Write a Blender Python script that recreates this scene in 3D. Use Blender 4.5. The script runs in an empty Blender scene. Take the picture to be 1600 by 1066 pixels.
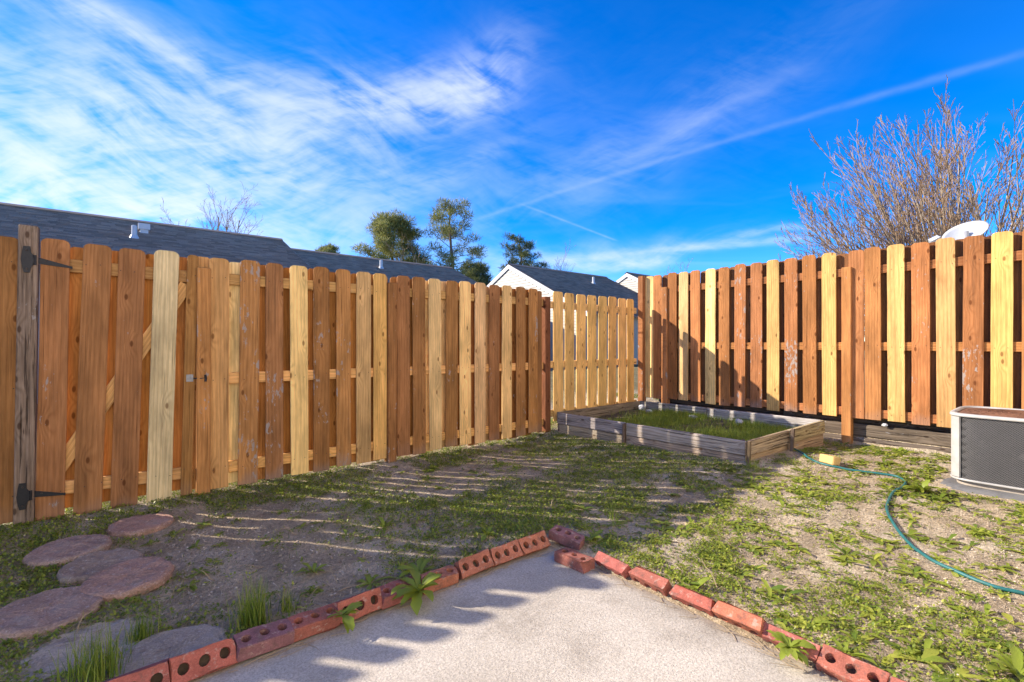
import bpy, bmesh, math, random
import numpy as np
from mathutils import Vector, Matrix, Euler

random.seed(7)
rng = np.random.default_rng(11)
R = math.radians
scene = bpy.context.scene
C = scene.collection

# ------------------------------------------------------------------ camera
# world: x runs along the long fence, y away from the house, z up; the camera stands on the patio
CAM_AZ = R(50.47)
cam_d = bpy.data.cameras.new('camera')
cam_d.sensor_width = 36.0
cam_d.lens = 36.0 * 750.0 / 1600.0
cam_d.shift_y = 0.0025
cam_d.clip_start = 0.05
cam_d.clip_end = 3000
cam = bpy.data.objects.new('camera', cam_d)
C.objects.link(cam)
cam.location = (0, 0, 1.2)
cam.rotation_euler = (R(90), 0, CAM_AZ - R(90))
scene.camera = cam

# ------------------------------------------------------------------ sun, sky, exposure
TO_SUN = Vector((-0.80, 1.0, 0.685)).normalized()
SUN_EL = math.asin(TO_SUN.z)
sun_d = bpy.data.lights.new('sun', 'SUN')
sun_d.energy = 4.4
sun_d.angle = R(0.53)
sun_d.color = (1.0, 0.90, 0.76)
sun = bpy.data.objects.new('sun', sun_d)
C.objects.link(sun)
sun.rotation_euler = (-TO_SUN).to_track_quat('-Z', 'Y').to_euler()
sun.location = (-8, 10, 8)

scene.view_settings.view_transform = 'Standard'
scene.view_settings.look = 'None'
scene.view_settings.exposure = 1.15
scene.view_settings.gamma = 1.0
scene.view_settings.use_curve_mapping = False
SKY_STRENGTH = 0.15


class NT:
    """small helper for building node trees"""
    def __init__(s, tree):
        s.t = tree
        s.n = tree.nodes
        s.l = tree.links

    def node(s, typ, **kw):
        nd = s.n.new(typ)
        for k, v in kw.items():
            setattr(nd, k, v)
        return nd

    def put(s, sock, v):
        if v is None:
            return
        if isinstance(v, bpy.types.NodeSocket):
            s.l.new(v, sock)
        else:
            sock.default_value = v

    def m(s, op, a, b=None, c=None, clamp=False):
        nd = s.node('ShaderNodeMath', operation=op)
        nd.use_clamp = clamp
        s.put(nd.inputs[0], a); s.put(nd.inputs[1], b); s.put(nd.inputs[2], c)
        return nd.outputs[0]

    def vm(s, op, a, b=None):
        nd = s.node('ShaderNodeVectorMath', operation=op)
        s.put(nd.inputs[0], a); s.put(nd.inputs[1], b)
        return nd.outputs[0]

    def xyz(s, v):
        nd = s.node('ShaderNodeSeparateXYZ'); s.put(nd.inputs[0], v)
        return nd.outputs

    def comb(s, x, y, z):
        nd = s.node('ShaderNodeCombineXYZ')
        s.put(nd.inputs[0], x); s.put(nd.inputs[1], y); s.put(nd.inputs[2], z)
        return nd.outputs[0]

    def noise(s, vec, scale=1.0, detail=4.0, rough=0.55, dist=0.0, out='Fac'):
        nd = s.node('ShaderNodeTexNoise')
        s.put(nd.inputs['Vector'], vec); s.put(nd.inputs['Scale'], scale)
        s.put(nd.inputs['Detail'], detail); s.put(nd.inputs['Roughness'], rough)
        s.put(nd.inputs['Distortion'], dist)
        return nd.outputs[out]

    def rng(s, v, a, b, c=0.0, d=1.0, smooth=True):
        nd = s.node('ShaderNodeMapRange')
        nd.interpolation_type = 'SMOOTHSTEP' if smooth else 'LINEAR'
        s.put(nd.inputs[0], v); s.put(nd.inputs[1], a); s.put(nd.inputs[2], b)
        s.put(nd.inputs[3], c); s.put(nd.inputs[4], d)
        return nd.outputs[0]

    def mix(s, f, a, b, blend='MIX'):
        nd = s.node('ShaderNodeMix', data_type='RGBA', blend_type=blend)
        s.put(nd.inputs['Factor'], f)
        s.put(nd.inputs[6], a if isinstance(a, bpy.types.NodeSocket) else (*a, 1))
        s.put(nd.inputs[7], b if isinstance(b, bpy.types.NodeSocket) else (*b, 1))
        return nd.outputs[2]

    def scale_col(s, col, v):
        nd = s.node('ShaderNodeMix', data_type='RGBA', blend_type='MULTIPLY')
        nd.inputs['Factor'].default_value = 1.0
        s.put(nd.inputs[6], col if isinstance(col, bpy.types.NodeSocket) else (*col, 1))
        s.put(nd.inputs[7], v)
        return nd.outputs[2]


def px_ae(px, py):
    """azimuth / elevation (relative to the view azimuth) of a direction seen in the photo"""
    a = (px - 800) / 750.0
    b = (537 - py) / 750.0
    az = math.atan(a)
    return az, math.atan(b * math.cos(az))


def build_world():
    w = bpy.data.worlds.new('World')
    scene.world = w
    w.use_nodes = True
    w.cycles.sampling_method = 'MANUAL'
    w.cycles.sample_map_resolution = 256
    t = NT(w.node_tree)
    for nd in list(t.n):
        t.n.remove(nd)
    sky = t.node('ShaderNodeTexSky', sky_type='NISHITA')
    sky.sun_disc = False
    sky.sun_elevation = SUN_EL
    sky.sun_rotation = math.atan2(TO_SUN.x, TO_SUN.y)
    sky.altitude = 2200
    sky.air_density = 1.0
    sky.dust_density = 0.0
    sky.ozone_density = 4.0
    hs = t.node('ShaderNodeHueSaturation')
    hs.inputs['Saturation'].default_value = 1.40
    hs.inputs['Hue'].default_value = 0.513
    hs.inputs['Value'].default_value = 1.0
    t.l.new(sky.outputs[0], hs.inputs['Color'])
    base = hs.outputs[0]
    # sky direction -> azimuth, elevation, and the plane of the high cloud layer
    tc = t.node('ShaderNodeTexCoord')
    rot = t.node('ShaderNodeVectorRotate', rotation_type='Z_AXIS')
    t.l.new(tc.outputs['Generated'], rot.inputs['Vector'])
    rot.inputs['Angle'].default_value = R(90) - CAM_AZ
    x, y, z = t.xyz(rot.outputs[0])
    az = t.m('ARCTAN2', x, y)
    el = t.m('ARCSINE', z)
    zc = t.m('ADD', t.m('MAXIMUM', z, 0.0), 0.06)
    px = t.m('DIVIDE', x, zc)
    py = t.m('DIVIDE', y, zc)
    # soft warping of the sky coordinates
    ae = t.comb(az, el, 0.0)
    wn = t.noise(ae, 3.2, 2.0, 0.5, out='Color')
    wx, wy, _ = t.xyz(wn)
    azw = t.m('MULTIPLY_ADD', t.m('SUBTRACT', wx, 0.5), 0.17, az)
    elw = t.m('MULTIPLY_ADD', t.m('SUBTRACT', wy, 0.5), 0.14, el)

    def blob(cx, cy, rx, ry, ang, amp, soft=0.0, warp=True):
        """an elongated patch of cirrus; centre given by its place in the sky"""
        A, E = px_ae(cx, cy)
        dx = t.m('SUBTRACT', azw if warp else az, A)
        dy = t.m('SUBTRACT', elw if warp else el, E)
        ca, sa = math.cos(ang), math.sin(ang)
        u = t.m('ADD', t.m('MULTIPLY', dx, ca / rx), t.m('MULTIPLY', dy, sa / rx))
        v = t.m('ADD', t.m('MULTIPLY', dx, -sa / ry), t.m('MULTIPLY', dy, ca / ry))
        d2 = t.m('ADD', t.m('MULTIPLY', u, u), t.m('MULTIPLY', v, v))
        return t.m('MULTIPLY', t.m('EXPONENT', t.m('MULTIPLY', d2, -1.0)), amp)

    blobs = [
        blob(40, 255, 0.36, 0.085, -0.10, 0.85),
        blob(330, 205, 0.24, 0.070, -0.05, 0.72),
        blob(600, 160, 0.19, 0.045, 0.20, 0.78),
        blob(750, 125, 0.09, 0.05, 0.45, 0.62),
        blob(200, 65, 0.16, 0.022, -0.12, 0.60),
        blob(60, 305, 0.40, 0.035, -0.03, 0.65),
        blob(470, 300, 0.16, 0.035, -0.1, 0.16),
        blob(690, 290, 0.20, 0.02, 0.50, 0.16),
        blob(-500, 200, 0.8, 0.18, 0.1, 0.45),
        blob(1000, 240, 0.32, 0.06, 0.38, 0.14),
        blob(960, 396, 0.15, 0.020, 0.05, 0.85),
        blob(780, 415, 0.10, 0.035, 0.0, 0.55),
        blob(1120, 383, 0.16, 0.008, 0.075, 0.5),
    ]
    tot = blobs[0]
    for b in blobs[1:]:
        tot = t.m('ADD', tot, b)
    # fibrous texture, drawn out along the wind
    def fib(ang, sx, sy, det, off):
        ca, sa = math.cos(ang), math.sin(ang)
        u = t.m('ADD', t.m('MULTIPLY', azw, ca * sx), t.m('MULTIPLY', elw, sa * sx))
        v = t.m('ADD', t.m('MULTIPLY', azw, -sa * sy), t.m('MULTIPLY', elw, ca * sy))
        return t.noise(t.comb(u, v, off), 1.0, det, 0.60, 0.25)
    f1 = fib(-0.28, 5.0, 24.0, 6.0, 0.0)
    f2 = fib(0.30, 10.0, 60.0, 4.0, 3.7)
    f3 = t.noise(t.comb(azw, elw, 9.1), 6.5, 4.0, 0.62)
    tex = t.m('ADD', t.m('MULTIPLY', f1, 0.50), t.m('ADD', t.m('MULTIPLY', f2, 0.22), t.m('MULTIPLY', f3, 0.36)))
    tex = t.rng(tex, 0.39, 0.73, 0.04, 1.25)
    cirrus = t.m('MULTIPLY', tot, tex)
    # thin veil everywhere
    veil = t.rng(t.noise(t.comb(t.m('MULTIPLY', px, 0.35), t.m('MULTIPLY', py, 0.9), 2.0), 1.0, 3.0, 0.6, 0.6), 0.50, 0.80, 0.0, 0.10)

    tn = t.noise(t.comb(t.m('MULTIPLY', px, 7.0), t.m('MULTIPLY', py, 7.0), 5.0), 1.0, 3.0, 0.65, out='Color')
    wob, br, _q = t.xyz(tn)
    # condensation trails: straight lines on the cloud plane
    def trail(p0, p1, width, amp, fade=0.0):
        def pl(p):
            a, b = (p[0] - 800) / 750.0, (537 - p[1]) / 750.0
            L = math.sqrt(a * a + b * b + 1)
            zz = max(b / L, 0) + 0.06
            return a / L / zz, 1 / L / zz
        (x0, y0), (x1, y1) = pl(p0), pl(p1)
        L = math.hypot(x1 - x0, y1 - y0)
        ux, uy = (x1 - x0) / L, (y1 - y0) / L
        along = t.m('ADD', t.m('MULTIPLY', t.m('SUBTRACT', px, x0), ux / L), t.m('MULTIPLY', t.m('SUBTRACT', py, y0), uy / L))
        across = t.m('ADD', t.m('MULTIPLY', t.m('SUBTRACT', px, x0), -uy), t.m('MULTIPLY', t.m('SUBTRACT', py, y0), ux))
        across = t.m('MULTIPLY_ADD', t.m('SUBTRACT', wob, 0.5), width * 0.9, across)
        g = t.m('EXPONENT', t.m('MULTIPLY', t.m('POWER', t.m('DIVIDE', across, width), 2.0), -1.0))
        ends = t.m('MULTIPLY', t.rng(along, -0.10, 0.08), t.rng(along, 0.92, 1.25, 1.0, 0.0))
        return t.m('MULTIPLY', t.m('MULTIPLY', g, ends), t.m('MULTIPLY', br, amp))
    tr = t.m('ADD', trail((1600, 84), (760, 338), 0.026, 0.14), trail((960, 375), (838, 328), 0.014, 0.22))
    tr = t.m('ADD', tr, trail((1260, 372), (900, 405), 0.12, 0.55))
    tr = t.m('ADD', tr, trail((1240, 110), (980, 250), 0.05, 0.14))
    dens = t.m('ADD', t.m('ADD', cirrus, veil), tr)
    dens = t.m('MULTIPLY', t.m('SUBTRACT', 1.0, t.m('EXPONENT', t.m('MULTIPLY', dens, -1.15))), t.rng(el, -0.02, 0.06))
    cloud_col = (3.15, 3.35, 3.7)
    col = t.mix(dens, base, cloud_col)
    bg = t.node('ShaderNodeBackground')
    t.l.new(col, bg.inputs['Color'])
    bg.inputs['Strength'].default_value = SKY_STRENGTH
    out = t.node('ShaderNodeOutputWorld')
    t.l.new(bg.outputs[0], out.inputs[0])


build_world()

# ------------------------------------------------------------------ object helpers
class MB:
    def __init__(s):
        s.v = []; s.f = []

    def add(s, verts, faces):
        o = len(s.v)
        s.v += [tuple(p) for p in verts]
        s.f += [tuple(i + o for i in f) for f in faces]

    def box(s, c, size, rot=None):
        hx, hy, hz = size[0] / 2, size[1] / 2, size[2] / 2
        vs = [Vector((sx * hx, sy * hy, sz * hz)) for sz in (-1, 1) for sy in (-1, 1) for sx in (-1, 1)]
        if rot is not None:
            vs = [rot @ p for p in vs]
        c = Vector(c)
        s.add([p + c for p in vs], [(0, 2, 3, 1), (4, 5, 7, 6), (0, 1, 5, 4), (2, 6, 7, 3), (0, 4, 6, 2), (1, 3, 7, 5)])

    def tube(s, pts, rads, n=6, cap=True):
        pts = [Vector(p) for p in pts]
        rings = []
        for i, p in enumerate(pts):
            d = (pts[min(i + 1, len(pts) - 1)] - pts[max(i - 1, 0)])
            if d.length < 1e-9:
                d = Vector((0, 0, 1))
            d.normalize()
            a = d.orthogonal() if i == 0 else (a - d * a.dot(d))
            a.normalize()
            b = d.cross(a)
            rings.append([p + (a * math.cos(2 * math.pi * k / n) + b * math.sin(2 * math.pi * k / n)) * rads[i] for k in range(n)])
        vs = [q for r in rings for q in r]
        fs = []
        for i in range(len(pts) - 1):
            for k in range(n):
                k2 = (k + 1) % n
                fs.append((i * n + k, i * n + k2, (i + 1) * n + k2, (i + 1) * n + k))
        if cap:
            fs.append(tuple(range(n - 1, -1, -1)))
            fs.append(tuple((len(pts) - 1) * n + k for k in range(n)))
        s.add(vs, fs)

    def mesh(s, name):
        me = bpy.data.meshes.new(name)
        me.from_pydata(s.v, [], s.f)
        me.update()
        return me

    def build(s, name, mat, parent=None, loc=(0, 0, 0), rot=None, smooth=False):
        return link(name, s.mesh(name), mat, parent, loc, rot, smooth)


def link(name, me, mat, parent=None, loc=(0, 0, 0), rot=None, smooth=False):
    o = bpy.data.objects.new(name, me)
    if mat is not None and len(me.materials) == 0:
        me.materials.append(mat)
    if smooth:
        me.polygons.foreach_set('use_smooth', [True] * len(me.polygons))
    C.objects.link(o)
    o.location = loc
    if rot is not None:
        o.rotation_euler = rot
    o.parent = parent
    return o


def np_mesh(name, V, F):
    """fast mesh from numpy arrays; F is (n,3) or (n,4)"""
    me = bpy.data.meshes.new(name)
    nv, nf, k = len(V), len(F), F.shape[1]
    me.vertices.add(nv)
    me.vertices.foreach_set('co', V.astype(np.float32).ravel())
    me.loops.add(nf * k)
    me.loops.foreach_set('vertex_index', F.astype(np.int32).ravel())
    me.polygons.add(nf)
    me.polygons.foreach_set('loop_start', np.arange(0, nf * k, k, dtype=np.int32))
    me.polygons.foreach_set('loop_total', np.full(nf, k, dtype=np.int32))
    me.update(calc_edges=True)
    return me


def tag(o, label=None, cat=None, group=None, kind=None):
    if label: o['label'] = label
    if cat: o['category'] = cat
    if group: o['group'] = group
    if kind: o['kind'] = kind
    return o


def thing(name, label, cat, loc=(0, 0, 0), rz=0.0, group=None):
    o = bpy.data.objects.new(name, None)
    o.empty_display_size = 0.1
    C.objects.link(o)
    o.location = loc
    o.rotation_euler = (0, 0, rz)
    return tag(o, label, cat, group)


# ------------------------------------------------------------------ terrain height
def vnoise(x, y, s, seed=0):
    """smooth value noise, numpy"""
    x = np.asarray(x, float) * s + seed * 17.3
    y = np.asarray(y, float) * s + seed * 7.7
    xi, yi = np.floor(x), np.floor(y)
    fx, fy = x - xi, y - yi
    fx = fx * fx * (3 - 2 * fx); fy = fy * fy * (3 - 2 * fy)
    def h(a, b):
        v = np.sin(a * 127.1 + b * 311.7 + seed * 3.1) * 43758.5453
        return v - np.floor(v)
    return (h(xi, yi) * (1 - fx) + h(xi + 1, yi) * fx) * (1 - fy) + (h(xi, yi + 1) * (1 - fx) + h(xi + 1, yi + 1) * fx) * fy


def sstep(a, b, x):
    t = np.clip((np.asarray(x, float) - a) / (b - a), 0, 1)
    return t * t * (3 - 2 * t)


PX, PY = 2.00, 2.06      # edges of the patio slab


def gz(x, y):
    """height of the ground"""
    x = np.asarray(x, float); y = np.asarray(y, float)
    z = 0.105 * sstep(2.8, 6.0, x) + 0.19 * sstep(6.22, 6.34, x)
    z = z + 0.03 * sstep(3.9, 4.5, y)
    near = sstep(-6, -4, x) * (1 - sstep(9, 12, x)) * sstep(-6, -4, y) * (1 - sstep(7, 10, y))
    z = z + near * (0.035 * (vnoise(x, y, 1.3, 1) - 0.5) + 0.014 * (vnoise(x, y, 4.2, 2) - 0.5) + 0.007 * (vnoise(x, y, 13, 3) - 0.5))
    # soil lies a touch below the slab and is cut away underneath it
    inside = (1 - sstep(PX - 0.06, PX + 0.0, x)) * (1 - sstep(PY - 0.06, PY + 0.0, y))
    lip = (1 - sstep(PX, PX + 0.35, x)) * (1 - sstep(PY, PY + 0.35, y))
    z = z * (1 - lip * 0.7)
    return z * (1 - inside) - 0.07 * inside


# ------------------------------------------------------------------ materials
def new_mat(name):
    m = bpy.data.materials.new(name)
    m.use_nodes = True
    t = NT(m.node_tree)
    b = t.n['Principled BSDF']
    return m, t, b


def bump(t, b, h, strength, dist=0.01):
    nd = t.node('ShaderNodeBump')
    nd.inputs['Strength'].default_value = strength
    nd.inputs['Distance'].default_value = dist
    t.l.new(h, nd.inputs['Height'])
    t.l.new(nd.outputs[0], b.inputs['Normal'])


def mat_wood(name, contrast=1.0, cracks=0.0, rough=0.85):
    """length along local z; colour from the object, alpha of the colour = how weathered"""
    m, t, b = new_mat(name)
    oi = t.node('ShaderNodeObjectInfo')
    tc = t.node('ShaderNodeTexCoord')
    rnd = oi.outputs['Random']
    off = t.comb(t.m('MULTIPLY', rnd, 37.0), t.m('MULTIPLY', rnd, 91.0), t.m('MULTIPLY', rnd, 53.0))
    P = t.vm('ADD', tc.outputs['Object'], off)
    x, y, z = t.xyz(P)
    n1 = t.noise(t.comb(t.m('MULTIPLY', x, 5.0), t.m('MULTIPLY', y, 5.0), t.m('MULTIPLY', z, 0.55)), 1.0, 1.5, 0.5)
    vo = t.node('ShaderNodeTexVoronoi')
    vo.voronoi_dimensions = '2D'
    t.l.new(t.comb(t.m('MULTIPLY', x, 7.0), t.m('MULTIPLY', z, 3.2), 0.0), vo.inputs['Vector'])
    vo.inputs['Scale'].default_value = 1.0
    d = vo.outputs['Distance']
    vr, vg, vb = t.xyz(vo.outputs['Color'])
    gate = t.m('GREATER_THAN', vr, 0.58)
    k = t.m('MULTIPLY', t.rng(d, 0.0, 0.42, 1.0, 0.0), gate)
    core = t.m('MULTIPLY', t.rng(d, 0.045, 0.095, 1.0, 0.0), gate)
    ph = t.m('ADD', t.m('MULTIPLY', x, 230.0), t.m('ADD', t.m('MULTIPLY', n1, 26.0), t.m('MULTIPLY', k, 11.0)))
    ring = t.m('MULTIPLY_ADD', t.m('SINE', ph), 0.5, 0.5)
    ring = t.m('POWER', ring, 1.7)
    fib = t.noise(t.comb(t.m('MULTIPLY', x, 190.0), t.m('MULTIPLY', y, 190.0), t.m('MULTIPLY', z, 5.0)), 1.0, 3.0, 0.6)
    blot = t.noise(t.comb(t.m('MULTIPLY', x, 9.0), t.m('MULTIPLY', y, 9.0), t.m('MULTIPLY', z, 2.2)), 1.0, 4.0, 0.6)
    v = t.m('MULTIPLY_ADD', ring, -0.15 * contrast, 1.03)
    v = t.m('MULTIPLY', v, t.m('MULTIPLY_ADD', fib, 0.95 * contrast, 1.0 - 0.48 * contrast))
    v = t.m('MULTIPLY', v, t.m('MULTIPLY_ADD', blot, 1.5, 0.25))
    v = t.m('MULTIPLY', v, t.m('MULTIPLY_ADD', rnd, 0.42, 0.78))
    col = t.scale_col(oi.outputs['Color'], t.comb(v, v, v))
    # rings of the late wood are redder
    col = t.mix(t.m('MULTIPLY', ring, 0.16), col, t.scale_col(col, (0.95, 0.70, 0.45, 1)))
    col = t.mix(t.m('MULTIPLY', core, 0.80), col, t.scale_col(oi.outputs['Color'], (0.30, 0.22, 0.18, 1)))
    # weathered, flaking patches
    al = oi.outputs['Alpha']
    wn = t.noise(t.comb(t.m('MULTIPLY', x, 42.0), t.m('MULTIPLY', y, 42.0), t.m('MULTIPLY', z, 17.0)), 1.0, 5.0, 0.66)
    wl = t.noise(t.comb(t.m('MULTIPLY', x, 7.0), t.m('MULTIPLY', y, 7.0), t.m('MULTIPLY', z, 3.3)), 1.0, 2.0, 0.5)
    wv = t.m('ADD', t.m('MULTIPLY', wn, 0.55), t.m('MULTIPLY', wl, 0.45))
    th = t.m('MULTIPLY_ADD', al, -0.165, 0.685)
    wm = t.rng(wv, th, t.m('ADD', th, 0.035))
    col = t.mix(t.m('MULTIPLY', wm, 0.75), col, (0.36, 0.33, 0.30))
    # grey foot of the board where soil has splashed on it
    zl = t.xyz(tc.outputs['Object'])[2]
    foot = t.rng(t.m('MULTIPLY_ADD', wl, -0.28, t.m('ADD', zl, 0.10)), -0.03, 0.10, 1.0, 0.0)
    foot = t.m('MULTIPLY', foot, t.m('MULTIPLY', al, 1.1, clamp=True))
    col = t.mix(t.m('MULTIPLY', foot, 0.55), col, (0.27, 0.23, 0.20))
    # grey water marks running down the grain, and drying checks
    wt = t.noise(t.comb(t.m('MULTIPLY', x, 30.0), t.m('MULTIPLY', y, 30.0), t.m('MULTIPLY', z, 1.1)), 1.0, 4.0, 0.6)
    wk = t.m('MULTIPLY', t.rng(wt, 0.52, 0.70), t.m('MULTIPLY_ADD', al, 0.75, 0.10))
    col = t.mix(wk, col, t.scale_col(col, (0.52, 0.54, 0.62, 1)))
    ck = t.noise(t.comb(t.m('MULTIPLY', x, 85.0), t.m('MULTIPLY', y, 85.0), t.m('MULTIPLY', z, 1.3)), 1.0, 3.0, 0.6, 0.2)
    col = t.mix(t.m('MULTIPLY', t.rng(ck, 0.66, 0.70), 0.6), col, t.scale_col(col, (0.25, 0.2, 0.18, 1)))
    if cracks > 0:
        cr = t.noise(t.comb(t.m('MULTIPLY', x, 60.0), t.m('MULTIPLY', y, 60.0), t.m('MULTIPLY', z, 1.6)), 1.0, 5.0, 0.7, 0.3)
        cm = t.rng(cr, 0.56, 0.63)
        col = t.mix(t.m('MULTIPLY', cm, cracks), col, t.scale_col(col, (0.22, 0.20, 0.2, 1)))
        hgt = t.m('SUBTRACT', fib, t.m('MULTIPLY', cm, 1.6))
    else:
        hgt = t.m('ADD', fib, t.m('MULTIPLY', ring, 0.4))
    t.l.new(col, b.inputs['Base Color'])
    b.inputs['Roughness'].default_value = rough
    b.inputs['Specular IOR Level'].default_value = 0.12
    bump(t, b, hgt, 0.35 if cracks == 0 else 0.8, 0.004)
    return m


def mat_plain(name, col, rough=0.6, metal=0.0, var=0.25, scale=30.0, bmp=0.15, spec=0.5):
    m, t, b = new_mat(name)
    tc = t.node('ShaderNodeTexCoord')
    n = t.noise(tc.outputs['Object'], scale, 5.0, 0.6)
    v = t.m('MULTIPLY_ADD', n, var * 2, 1 - var)
    t.l.new(t.scale_col(col, t.comb(v, v, v)), b.inputs['Base Color'])
    b.inputs['Roughness'].default_value = rough
    b.inputs['Metallic'].default_value = metal
    b.inputs['Specular IOR Level'].default_value = spec
    bump(t, b, n, bmp, 0.005)
    return m


def mat_leaf(name, c1, c2, c3, trans=0.35, rough=0.5):
    """foliage: colour varies from leaf to leaf"""
    m, t, b = new_mat(name)
    ge = t.node('ShaderNodeNewGeometry')
    ri = ge.outputs['Random Per Island']
    cr = t.node('ShaderNodeValToRGB')
    cr.color_ramp.elements[0].color = (*c1, 1)
    cr.color_ramp.elements[1].color = (*c3, 1)
    e = cr.color_ramp.elements.new(0.55); e.color = (*c2, 1)
    t.l.new(ri, cr.inputs[0])
    tc = t.node('ShaderNodeTexCoord')
    n = t.noise(tc.outputs['Object'], 1.6, 3.0, 0.55)
    v = t.m('MULTIPLY_ADD', n, 0.9, 0.55)
    col = t.scale_col(cr.outputs[0], t.comb(v, v, v))
    t.l.new(col, b.inputs['Base Color'])
    b.inputs['Roughness'].default_value = rough
    b.inputs['Specular IOR Level'].default_value = 0.3
    tr = t.node('ShaderNodeBsdfTranslucent')
    t.l.new(col, tr.inputs['Color'])
    mx = t.node('ShaderNodeMixShader')
    mx.inputs[0].default_value = trans
    t.l.new(b.outputs[0], mx.inputs[1]); t.l.new(tr.outputs[0], mx.inputs[2])
    t.l.new(mx.outputs[0], t.n['Material Output'].inputs[0])
    return m


def mat_ground():
    m, t, b = new_mat('ground_soil')
    tc = t.node('ShaderNodeTexCoord')
    P = tc.outputs['Object']
    x, y, z = t.xyz(P)
    big = t.noise(P, 0.9, 4.0, 0.55)
    mid = t.noise(P, 5.0, 5.0, 0.62)
    fine = t.noise(P, 55.0, 5.0, 0.7)
    grit = t.noise(P, 240.0, 3.0, 0.7)
    sand, dirt, straw = (0.78, 0.66, 0.48), (0.46, 0.36, 0.24), (0.68, 0.53, 0.34)
    col = t.mix(t.rng(mid, 0.38, 0.62), dirt, straw)
    sandm = t.rng(t.m('ADD', t.m('MULTIPLY', big, 0.7), t.m('MULTIPLY', mid, 0.3)), 0.48, 0.60)
    col = t.mix(t.m('MULTIPLY', sandm, 0.8), col, sand)
    # straw fibres
    f1 = t.noise(t.comb(t.m('MULTIPLY', x, 30.0), t.m('MULTIPLY', y, 140.0), 0.0), 1.0, 4.0, 0.7, 1.5)
    f2 = t.noise(t.comb(t.m('MULTIPLY', x, 130.0), t.m('MULTIPLY', y, 26.0), 3.0), 1.0, 4.0, 0.7, 1.5)
    fm = t.m('MAXIMUM', t.rng(f1, 0.56, 0.66), t.rng(f2, 0.56, 0.66))
    col = t.mix(t.m('MULTIPLY', fm, 0.45), col, (0.68, 0.57, 0.42))
    v = t.m('MULTIPLY', t.m('MULTIPLY_ADD', fine, 2.0, 0.0), t.m('MULTIPLY_ADD', grit, 1.3, 0.35))
    col = t.scale_col(col, t.comb(v, v, v))
    # mown turf far beyond the fences
    far = t.m('MAXIMUM', t.rng(x, 6.6, 8.0), t.rng(y, 5.0, 6.5))
    col = t.mix(t.m('MULTIPLY', far, 0.8), col, t.mix(mid, (0.10, 0.10, 0.035), (0.22, 0.19, 0.08)))
    t.l.new(col, b.inputs['Base Color'])
    b.inputs['Roughness'].default_value = 0.95
    b.inputs['Specular IOR Level'].default_value = 0.1
    h = t.m('ADD', t.m('MULTIPLY', fine, 1.0), t.m('ADD', t.m('MULTIPLY', grit, 0.35), t.m('MULTIPLY', fm, 0.35)))
    bump(t, b, h, 1.0, 0.028)
    return m


def mat_concrete():
    m, t, b = new_mat('patio_concrete')
    tc = t.node('ShaderNodeTexCoord')
    P = tc.outputs['Object']
    big = t.noise(P, 1.4, 5.0, 0.6)
    fine = t.noise(P, 95.0, 4.0, 0.7)
    vo = t.node('ShaderNodeTexVoronoi'); vo.inputs['Scale'].default_value = 190.0
    t.l.new(P, vo.inputs['Vector'])
    cr, cg, cb = t.xyz(vo.outputs['Color'])
    pit = t.m('MULTIPLY', t.rng(vo.outputs['Distance'], 0.10, 0.34, 1.0, 0.0), t.m('GREATER_THAN', cr, 0.45))
    col = t.mix(t.rng(big, 0.32, 0.68), (0.44, 0.385, 0.31), (0.57, 0.505, 0.415))
    v = t.m('MULTIPLY', t.m('MULTIPLY_ADD', fine, 0.9, 0.52), t.m('MULTIPLY_ADD', cg, 0.30, 0.83))
    col = t.scale_col(col, t.comb(v, v, v))
    col = t.mix(t.m('MULTIPLY', pit, 0.60), col, (0.13, 0.11, 0.09))
    st = t.rng(t.noise(P, 2.6, 6.0, 0.7), 0.50, 0.68)
    col = t.mix(t.m('MULTIPLY', st, 0.42), col, (0.24, 0.20, 0.155))
    # soil washed over the slab along the brick rows, and a hairline crack
    x, y, z = t.xyz(P)
    edge = t.m('MINIMUM', t.m('SUBTRACT', PX, x), t.m('SUBTRACT', PY, y))
    em = t.rng(t.m('MULTIPLY_ADD', t.noise(P, 9.0, 5.0, 0.65), 0.16, t.m('SUBTRACT', edge, 0.13)), -0.05, 0.06, 1.0, 0.0)
    col = t.mix(t.m('MULTIPLY', em, 0.6), col, (0.22, 0.165, 0.115))
    t.l.new(col, b.inputs['Base Color'])
    b.inputs['Roughness'].default_value = 0.9
    b.inputs['Specular IOR Level'].default_value = 0.2
    bump(t, b, t.m('SUBTRACT', fine, t.m('MULTIPLY', pit, 0.8)), 0.7, 0.006)
    return m


def mat_brick():
    m, t, b = new_mat('fired_brick')
    oi = t.node('ShaderNodeObjectInfo')
    tc = t.node('ShaderNodeTexCoord')
    P = t.vm('ADD', tc.outputs['Object'], t.comb(t.m('MULTIPLY', oi.outputs['Random'], 40.0), 0.0, 0.0))
    n = t.noise(P, 16.0, 5.0, 0.6)
    f = t.noise(P, 170.0, 4.0, 0.7)
    v = t.m('MULTIPLY', t.m('MULTIPLY_ADD', n, 1.1, 0.42), t.m('MULTIPLY_ADD', f, 1.4, 0.3))
    col = t.scale_col(oi.outputs['Color'], t.comb(v, v, v))
    pale = t.rng(t.noise(P, 34.0, 5.0, 0.7), 0.55, 0.66)
    col = t.mix(t.m('MULTIPLY', pale, 0.5), col, (0.46, 0.36, 0.29))
    dk = t.rng(t.noise(P, 19.0, 6.0, 0.72), 0.52, 0.66)
    col = t.mix(t.m('MULTIPLY', dk, 0.6), col, (0.13, 0.085, 0.068))
    t.l.new(col, b.inputs['Base Color'])
    b.inputs['Roughness'].default_value = 0.88
    b.inputs['Specular IOR Level'].default_value = 0.2
    bump(t, b, t.m('ADD', f, n), 0.6, 0.004)
    return m


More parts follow.
